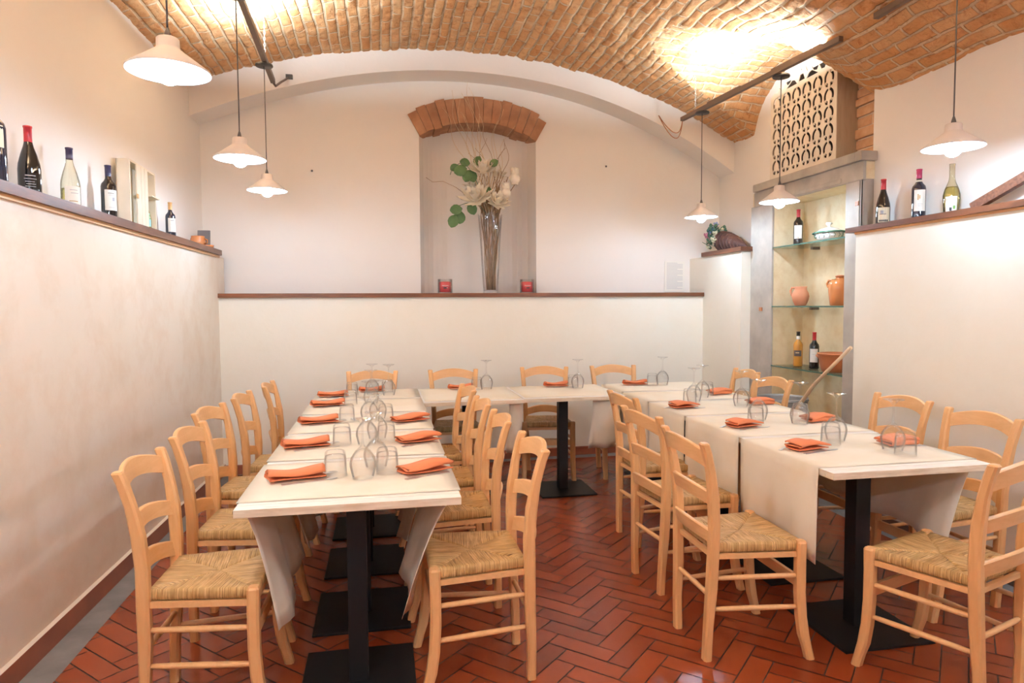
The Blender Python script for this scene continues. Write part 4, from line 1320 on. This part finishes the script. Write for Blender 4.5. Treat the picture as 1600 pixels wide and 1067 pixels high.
mb = MB()
yp = BWY(2.97) + .3
mb.box(-.112, .112, -.004, 0, 0, .315, 0)
for k in range(22):
    zz = .295 - k * .0125
    mb.box(-.09, .09 if k % 5 else .03, -.0046, -.004, zz, zz + .0035, 1)
t = tag(mb.obj('notice', ['label', 'ink_light'], loc=(2.975, yp - .006, 1.575), rz=D(1.7)), 'white printed sheet in a plastic sleeve leaning on the back wall ledge', 'notice')
mb = MB(); mb.ball((-.607, BWY(-.607) + .292, 2.68), .01, 8, 6); tag(mb.obj('wall_plug', ['ink']), 'small grey plug in the white wall left of the niche', 'plug')
mb = MB(); mb.ball((2.225, BWY(2.225) + .292, 2.83), .01, 8, 6); tag(mb.obj('wall_plug', ['ink']), 'small grey plug in the white wall right of the niche', 'plug')

# ------------------------------------------------------------------ cornucopia on the corner ledge
t = thing('cornucopia_basket', (3.30, 6.10, 1.956), 0, 'dark wicker cornucopia lying on the corner ledge', 'basket')
mb = MB()
path = [(0, 0, .098), (0, -.10, .090), (0, -.20, .072), (0, -.30, .048), (0, -.38, .028), (0, -.44, .012)]
rr = [.095, .088, .070, .046, .025, .008]
mb.tube(path, rr, 24, 0, False)
mb.tube([(p[0], p[1], p[2]) for p in path], [r * .93 for r in rr], 24, 0, False)
cone = mb.obj('wicker_cone', ['wicker'], t)
for k in range(9):
    q = k / 9; y = -.42 * q; r = float(np.interp(q, [0, .25, .5, .75, 1], [.098, .088, .068, .040, .010])); z = float(np.interp(q, [0, .25, .5, .75, 1], [.102, .090, .070, .042, .014]))
    mb = MB(); mb.tube([(r * cos(a), y, z + r * sin(a)) for a in [2 * PI * j / 20 for j in range(21)]], .0075, 6, 0, False); mb.obj('wicker_band', ['wicker'], cone)
t = thing('flower_bunch', (3.30, 6.18, 1.956), 0, 'pale artificial flowers and green leaves spilling from the wicker cornucopia', 'flowers')
rnd = random.Random(31)
mb = MB()
for k in range(90):
    a = rnd.uniform(0, 2 * PI); e = rnd.uniform(-.6, 1.3); r = rnd.uniform(.07, .13)
    c = Vector((r * cos(a) * cos(e) * .9 - .04, r * sin(a) * cos(e) * .8, .11 + r * sin(e) * 1.2))
    petal(mb, c, Vector((rnd.uniform(-1, 1), rnd.uniform(-1, .6), rnd.uniform(-.4, 1))), Vector((0, 0, 1.01)), .05, .04)
for v_i, p in enumerate(mb.v):
    if p[2] < .003: mb.v[v_i] = (p[0], p[1], .003)
mb.obj('leaves', ['leaf2'], t)
for k, (x, y, z, R, mm) in enumerate([(-.08, -.05, .09, .045, 'blossom_w'), (-.06, -.03, .17, .045, 'blossom_w'), (-.10, .0, .13, .03, 'blossom_p'), (-.05, .03, .23, .04, 'blossom_b'), (.0, -.03, .22, .035, 'blossom_w'), (-.03, -.07, .05, .03, 'blossom_w'), (-.09, .02, .20, .03, 'blossom_b'), (-.03, .02, .27, .035, 'blossom_b'), (-.11, -.08, .11, .04, 'blossom_w'), (-.12, .04, .16, .04, 'blossom_p'), (-.1, .05, .05, .028, 'blossom_w')]):
    mb = MB()
    for j in range(7):
        a = 2 * PI * j / 7
        petal(mb, Vector((x, y, z)), Vector((cos(a) * .8 - .3, sin(a) * .8 - .5, .5 * sin(a))), Vector((-.3, -.8, .5)), R, R * .8)
    mb.ball((x, y, z), R * .45, 8, 5)
    mb.obj('blossom', [mm], t)

# ------------------------------------------------------------------ glass shelves and what stands on them
for i, (z, l) in enumerate(((1.911, 'top'), (1.417, 'middle'), (.916, 'lowest'))):
    t = thing('glass_shelf', (3.39, 4.715, z), 0, f'{l} glass shelf in the stone-framed recess', 'shelf', 'glass shelves in the recess')
    mb = MB(); mb.box(-.145, .145, -.452, .452, 0, .011, 0); mb.box(-.1465, -.145, -.452, .452, 0, .011, 1); mb.obj('glass_pane', ['shelfglass', 'glassedge'], t)
    for yy in (-.20, .25):
        mb = MB(); mb.box(.08, .149, yy - .014, yy + .014, -.022, 0); mb.obj('bracket', ['track'], t)
t = thing('tureen', (3.36, 4.60, 1.9235), D(90), 'white oval lidded dish with green painted rim on the top glass shelf', 'tureen')
mb = MB(); mb.lathe([(.001, 0), (.075, 0), (.105, .02), (.125, .058), (.12, .058), (.001, .05)], 32, 0, sy=.72); mb.obj('bowl', ['ceramic'], t)
mb = MB()
for k in range(16):
    a = 2 * PI * k / 16; r = .112
    mb.tube([(r * cos(a), r * .72 * sin(a) , .022), (1.09 * r * cos(a + .08), 1.09 * r * .72 * sin(a + .08), .038), (1.10 * r * cos(a - .04), 1.10 * r * .72 * sin(a - .04), .052)], .0022, 5)
mb.obj('painted_leaves', ['ceramic_green'], t)
mb = MB(); mb.lathe([(.142, .058), (.145, .063), (.138, .068)], 32, 1, sy=.72); mb.lathe([(.138, .068), (.105, .076), (.08, .090), (.04, .1), (.001, .104)], 32, 0, sy=.72)
mb.lathe([(.001, .142), (.022, .138), (.024, .128), (.010, .116), (.012, .1)], 16, 0, sy=1); mb.obj('lid', ['ceramic', 'ceramic_green'], t)
t = thing('terracotta_jug', (3.36, 4.94, 1.4295), 0, 'small unglazed terracotta jug with one handle on the middle glass shelf', 'jug')
mb = MB(); mb.lathe([(.001, 0), (.040, 0), (.044, .006), (.060, .04), (.068, .075), (.064, .10), (.050, .125), (.046, .14), (.052, .155), (.047, .155), (.041, .138), (.001, .12)], 28); mb.obj('jug_body', ['pink_terra'], t)
mb = MB(); mb.tube([(-.02, .048, .145), (-.028, .075, .148), (-.034, .088, .12), (-.03, .078, .09), (-.025, .062, .075)], .0085, 8); mb.obj('handle', ['pink_terra'], t)
t = thing('terracotta_jar', (3.37, 4.475, 1.4295), 0, 'tall glazed terracotta jar with stopper on the middle glass shelf', 'jar')
mb = MB(); mb.lathe([(.001, 0), (.062, 0), (.067, .006), (.074, .06), (.080, .12), (.078, .16), (.062, .185), (.036, .198), (.028, .205), (.028, .212), (.001, .212)], 30); mb.obj('jar_body', ['terracotta_gl'], t)
mb = MB(); mb.lathe([(.020, .212), (.034, .216), (.034, .222), (.018, .228), (.001, .229)], 18); mb.obj('stopper', ['terracotta'], t)
mb = MB(); mb.tube([(-.02, .045, .19), (-.03, .088, .19), (-.034, .100, .165), (-.03, .090, .14), (-.028, .074, .135)], .009, 8); mb.obj('handle', ['terracotta_gl'], t)
t = thing('terracotta_pot', (3.375, 4.50, .9285), 0, 'wide orange terracotta cooking pot on the lowest glass shelf', 'pot')
mb = MB(); mb.lathe([(.001, 0), (.098, 0), (.106, .006), (.122, .07), (.128, .125), (.138, .132), (.138, .142), (.125, .144), (.118, .125), (.11, .02), (.001, .012)], 36); mb.obj('pot_body', ['terracotta'], t)
mb = MB(); mb.tube([(-.03, .128, .10), (-.04, .158, .115), (-.06, .155, .115), (-.07, .112, .10)], .009, 8); mb.obj('handle', ['terracotta'], t)

# tub with stick
t = thing('zinc_tub', (3.03, 4.665, 0), 0, 'grey galvanised tub standing in front of the glass shelves', 'tub')
mb = MB(); mb.lathe([(.001, .006), (.145, .006), (.15, 0), (.152, .01), (.185, .70), (.19, .715), (.190, .725), (.183, .725), (.178, .70), (.145, .02), (.001, .018)], 36); mb.obj('tub_body', ['zinc'], t)
mb = MB(); mb.tube([(.186 * cos(a), .186 * sin(a), .71) for a in [2 * PI * j / 30 for j in range(31)]], .007, 6, 0, False); mb.tube([(.175 * cos(a), .175 * sin(a), .52) for a in [2 * PI * j / 30 for j in range(31)]], .005, 6, 0, False); mb.obj('rim_bead', ['zinc'], t)
mb = MB(); mb.tube([(2.99, 4.73, .035), (3.0, 4.60, .45), (3.03, 4.44, .70), (3.06, 4.32, .86), (3.075, 4.17, .99), (3.10, 3.99, 1.15)], [.013, .014, .014, .013, .012, .012], 8)
tag(mb.obj('walking_stick', ['stick']), 'pale bent stick leaning out of the zinc tub against the wall edge', 'stick')

# ledge bits on the right
mb = MB(); mb.box(-.018, .018, -.36, .36, -.025, .025, 0, .004)
o = tag(mb.obj('carved_bar', ['carved'], loc=(3.27, 2.90, ZRT + .145)), 'carved dark wooden bar leaning on the right ledge at the photo edge', 'wooden bar'); o.rotation_euler = (D(-20), 0, 0)
mb = MB(); mb.lathe([(.001, 0), (.05, 0), (.07, .010), (.066, .012), (.001, .004)], 20)
tag(mb.obj('dark_dish', ['capd'], loc=(3.25, 4.03, ZRT)), 'flat dark dish edge at the left end of the right ledge', 'dish')

# ------------------------------------------------------------------ fretwork cabinet
BY0, BY1, BZ0, BZ1 = 4.43, 5.28, 2.487, 3.195
t = thing('fretwork_cabinet', (3.28, (BY0 + BY1) / 2, BZ0), 0, 'ivory cabinet with pierced lily-pattern front above the stone frame', 'cabinet')
cyy = (BY0 + BY1) / 2
mb = MB()
mb.box(.007, .20, BY0 - cyy, BY0 - cyy + .012, 0, BZ1 - BZ0 - .01, 0)
mb.obj('side_panel', ['boxside'], t)
mb = MB()
mb.box(.007, .20, BY1 - cyy - .012, BY1 - cyy, 0, BZ1 - BZ0 - .06, 0)
mb.obj('side_panel', ['boxside'], t)
mb = MB()
mb.box(.045, .055, BY0 - cyy + .012, BY1 - cyy - .012, .0, BZ1 - BZ0 - .02, 0)
mb.box(.047, .053, -.27, .27, BZ1 - BZ0 - .02, BZ1 - BZ0 + .085, 0)  # dark board standing in for the shaded opening behind the crest
mb.obj('lining_and_shade_board', ['boxin'], t)
# front: 2D filled curve with holes, in (u = along -Y..., v = z)
def curve_panel(outer, holes, depth, name, mat, parent):
    cu = bpy.data.curves.new(name, 'CURVE'); cu.dimensions = '2D'; cu.fill_mode = 'BOTH'; cu.extrude = depth / 2
    for poly in [outer] + holes:
        sp = cu.splines.new('POLY'); sp.points.add(len(poly) - 1)
        for i, (x, y) in enumerate(poly): sp.points[i].co = (x, y, 0, 1)
        sp.use_cyclic_u = True
    tmp = bpy.data.objects.new('tmp', cu); COL.objects.link(tmp)
    dg = bpy.context.evaluated_depsgraph_get(); dg.update()
    me = bpy.data.meshes.new_from_object(tmp.evaluated_get(dg))
    bpy.data.objects.remove(tmp); bpy.data.curves.remove(cu)
    # (x,y,z) -> world: x -> -Y (seen from the room, left = far), y -> Z, z -> X
    for v_ in me.vertices:
        x, y, z = v_.co; v_.co = (depth / 2 + z, -x, y)
    me.materials.clear(); me.materials.append(MAT[mat]); me.name = name
    o = bpy.data.objects.new(name, me); COL.objects.link(o); o.parent = parent
    return o
Wd = BY1 - BY0; Hh = BZ1 - BZ0
hw = Wd / 2
crest = [(hw, Hh), (hw - .07, Hh), (hw - .10, Hh + .01), (hw - .12, Hh + .045), (hw - .145, Hh + .015), (hw - .185, Hh + .02), (hw - .21, Hh + .065), (hw - .235, Hh + .03), (hw - .275, Hh + .04), (hw - .30, Hh + .075),
         (.07, Hh + .06), (.05, Hh + .10), (.01, Hh + .105), (0, Hh + .085), (-.01, Hh + .105), (-.05, Hh + .10), (-.07, Hh + .06), (-hw + .30, Hh + .075), (-hw + .275, Hh + .04), (-hw + .235, Hh + .03), (-hw + .21, Hh + .065), (-hw + .185, Hh + .02), (-hw + .145, Hh + .015), (-hw + .12, Hh + .045), (-hw + .10, Hh + .01), (-hw + .05, Hh + .02), (-hw, Hh)]
outer = [(-hw, 0), (hw, 0)] + crest
holes = []
nc, nr = 6, 5
cw = (Wd - .05) / nc; chh = (Hh - .06) / nr
def arc_pts(cx, cy, r, a0, a1, n=8): return [(cx + r * cos(a0 + (a1 - a0) * k / n), cy + r * sin(a0 + (a1 - a0) * k / n)) for k in range(n + 1)]
for i in range(nc):
    for j in range(nr):
        cx = -hw + .025 + cw * (i + .5); cy = .03 + chh * (j + .62)
        for s in (-1, 1):
            # crescent
            R = cw * .44
            o_ = arc_pts(cx, cy, R, D(78), D(-30), 9)
            i_ = arc_pts(cx - R * .36, cy - R * .10, R * .92, D(-14), D(62), 8)
            pts = o_ + i_
            pts = [(cx + s * (x - cx), y) for x, y in pts]
            holes.append(pts)
            # lower leaf
            pts = [(cx + s * cw * .08, cy - chh * .30), (cx + s * cw * .20, cy - chh * .22), (cx + s * cw * .23, cy - chh * .34), (cx + s * cw * .36, cy - chh * .26), (cx + s * cw * .30, cy - chh * .44), (cx + s * cw * .10, cy - chh * .50)]
            holes.append(pts)
holes.append([(hw - .22, Hh + .005), (hw - .30, Hh + .05), (.09, Hh + .04), (.06, Hh + .005)])
holes.append([(-hw + .22, Hh + .005), (-.06, Hh + .005), (-.09, Hh + .04), (-hw + .30, Hh + .05)])
holes.append([(-.04, Hh + .012), (.04, Hh + .012), (.02, Hh + .06), (-.02, Hh + .06)])
curve_panel(outer, holes, .006, 'fretwork_front', 'boxface', t)
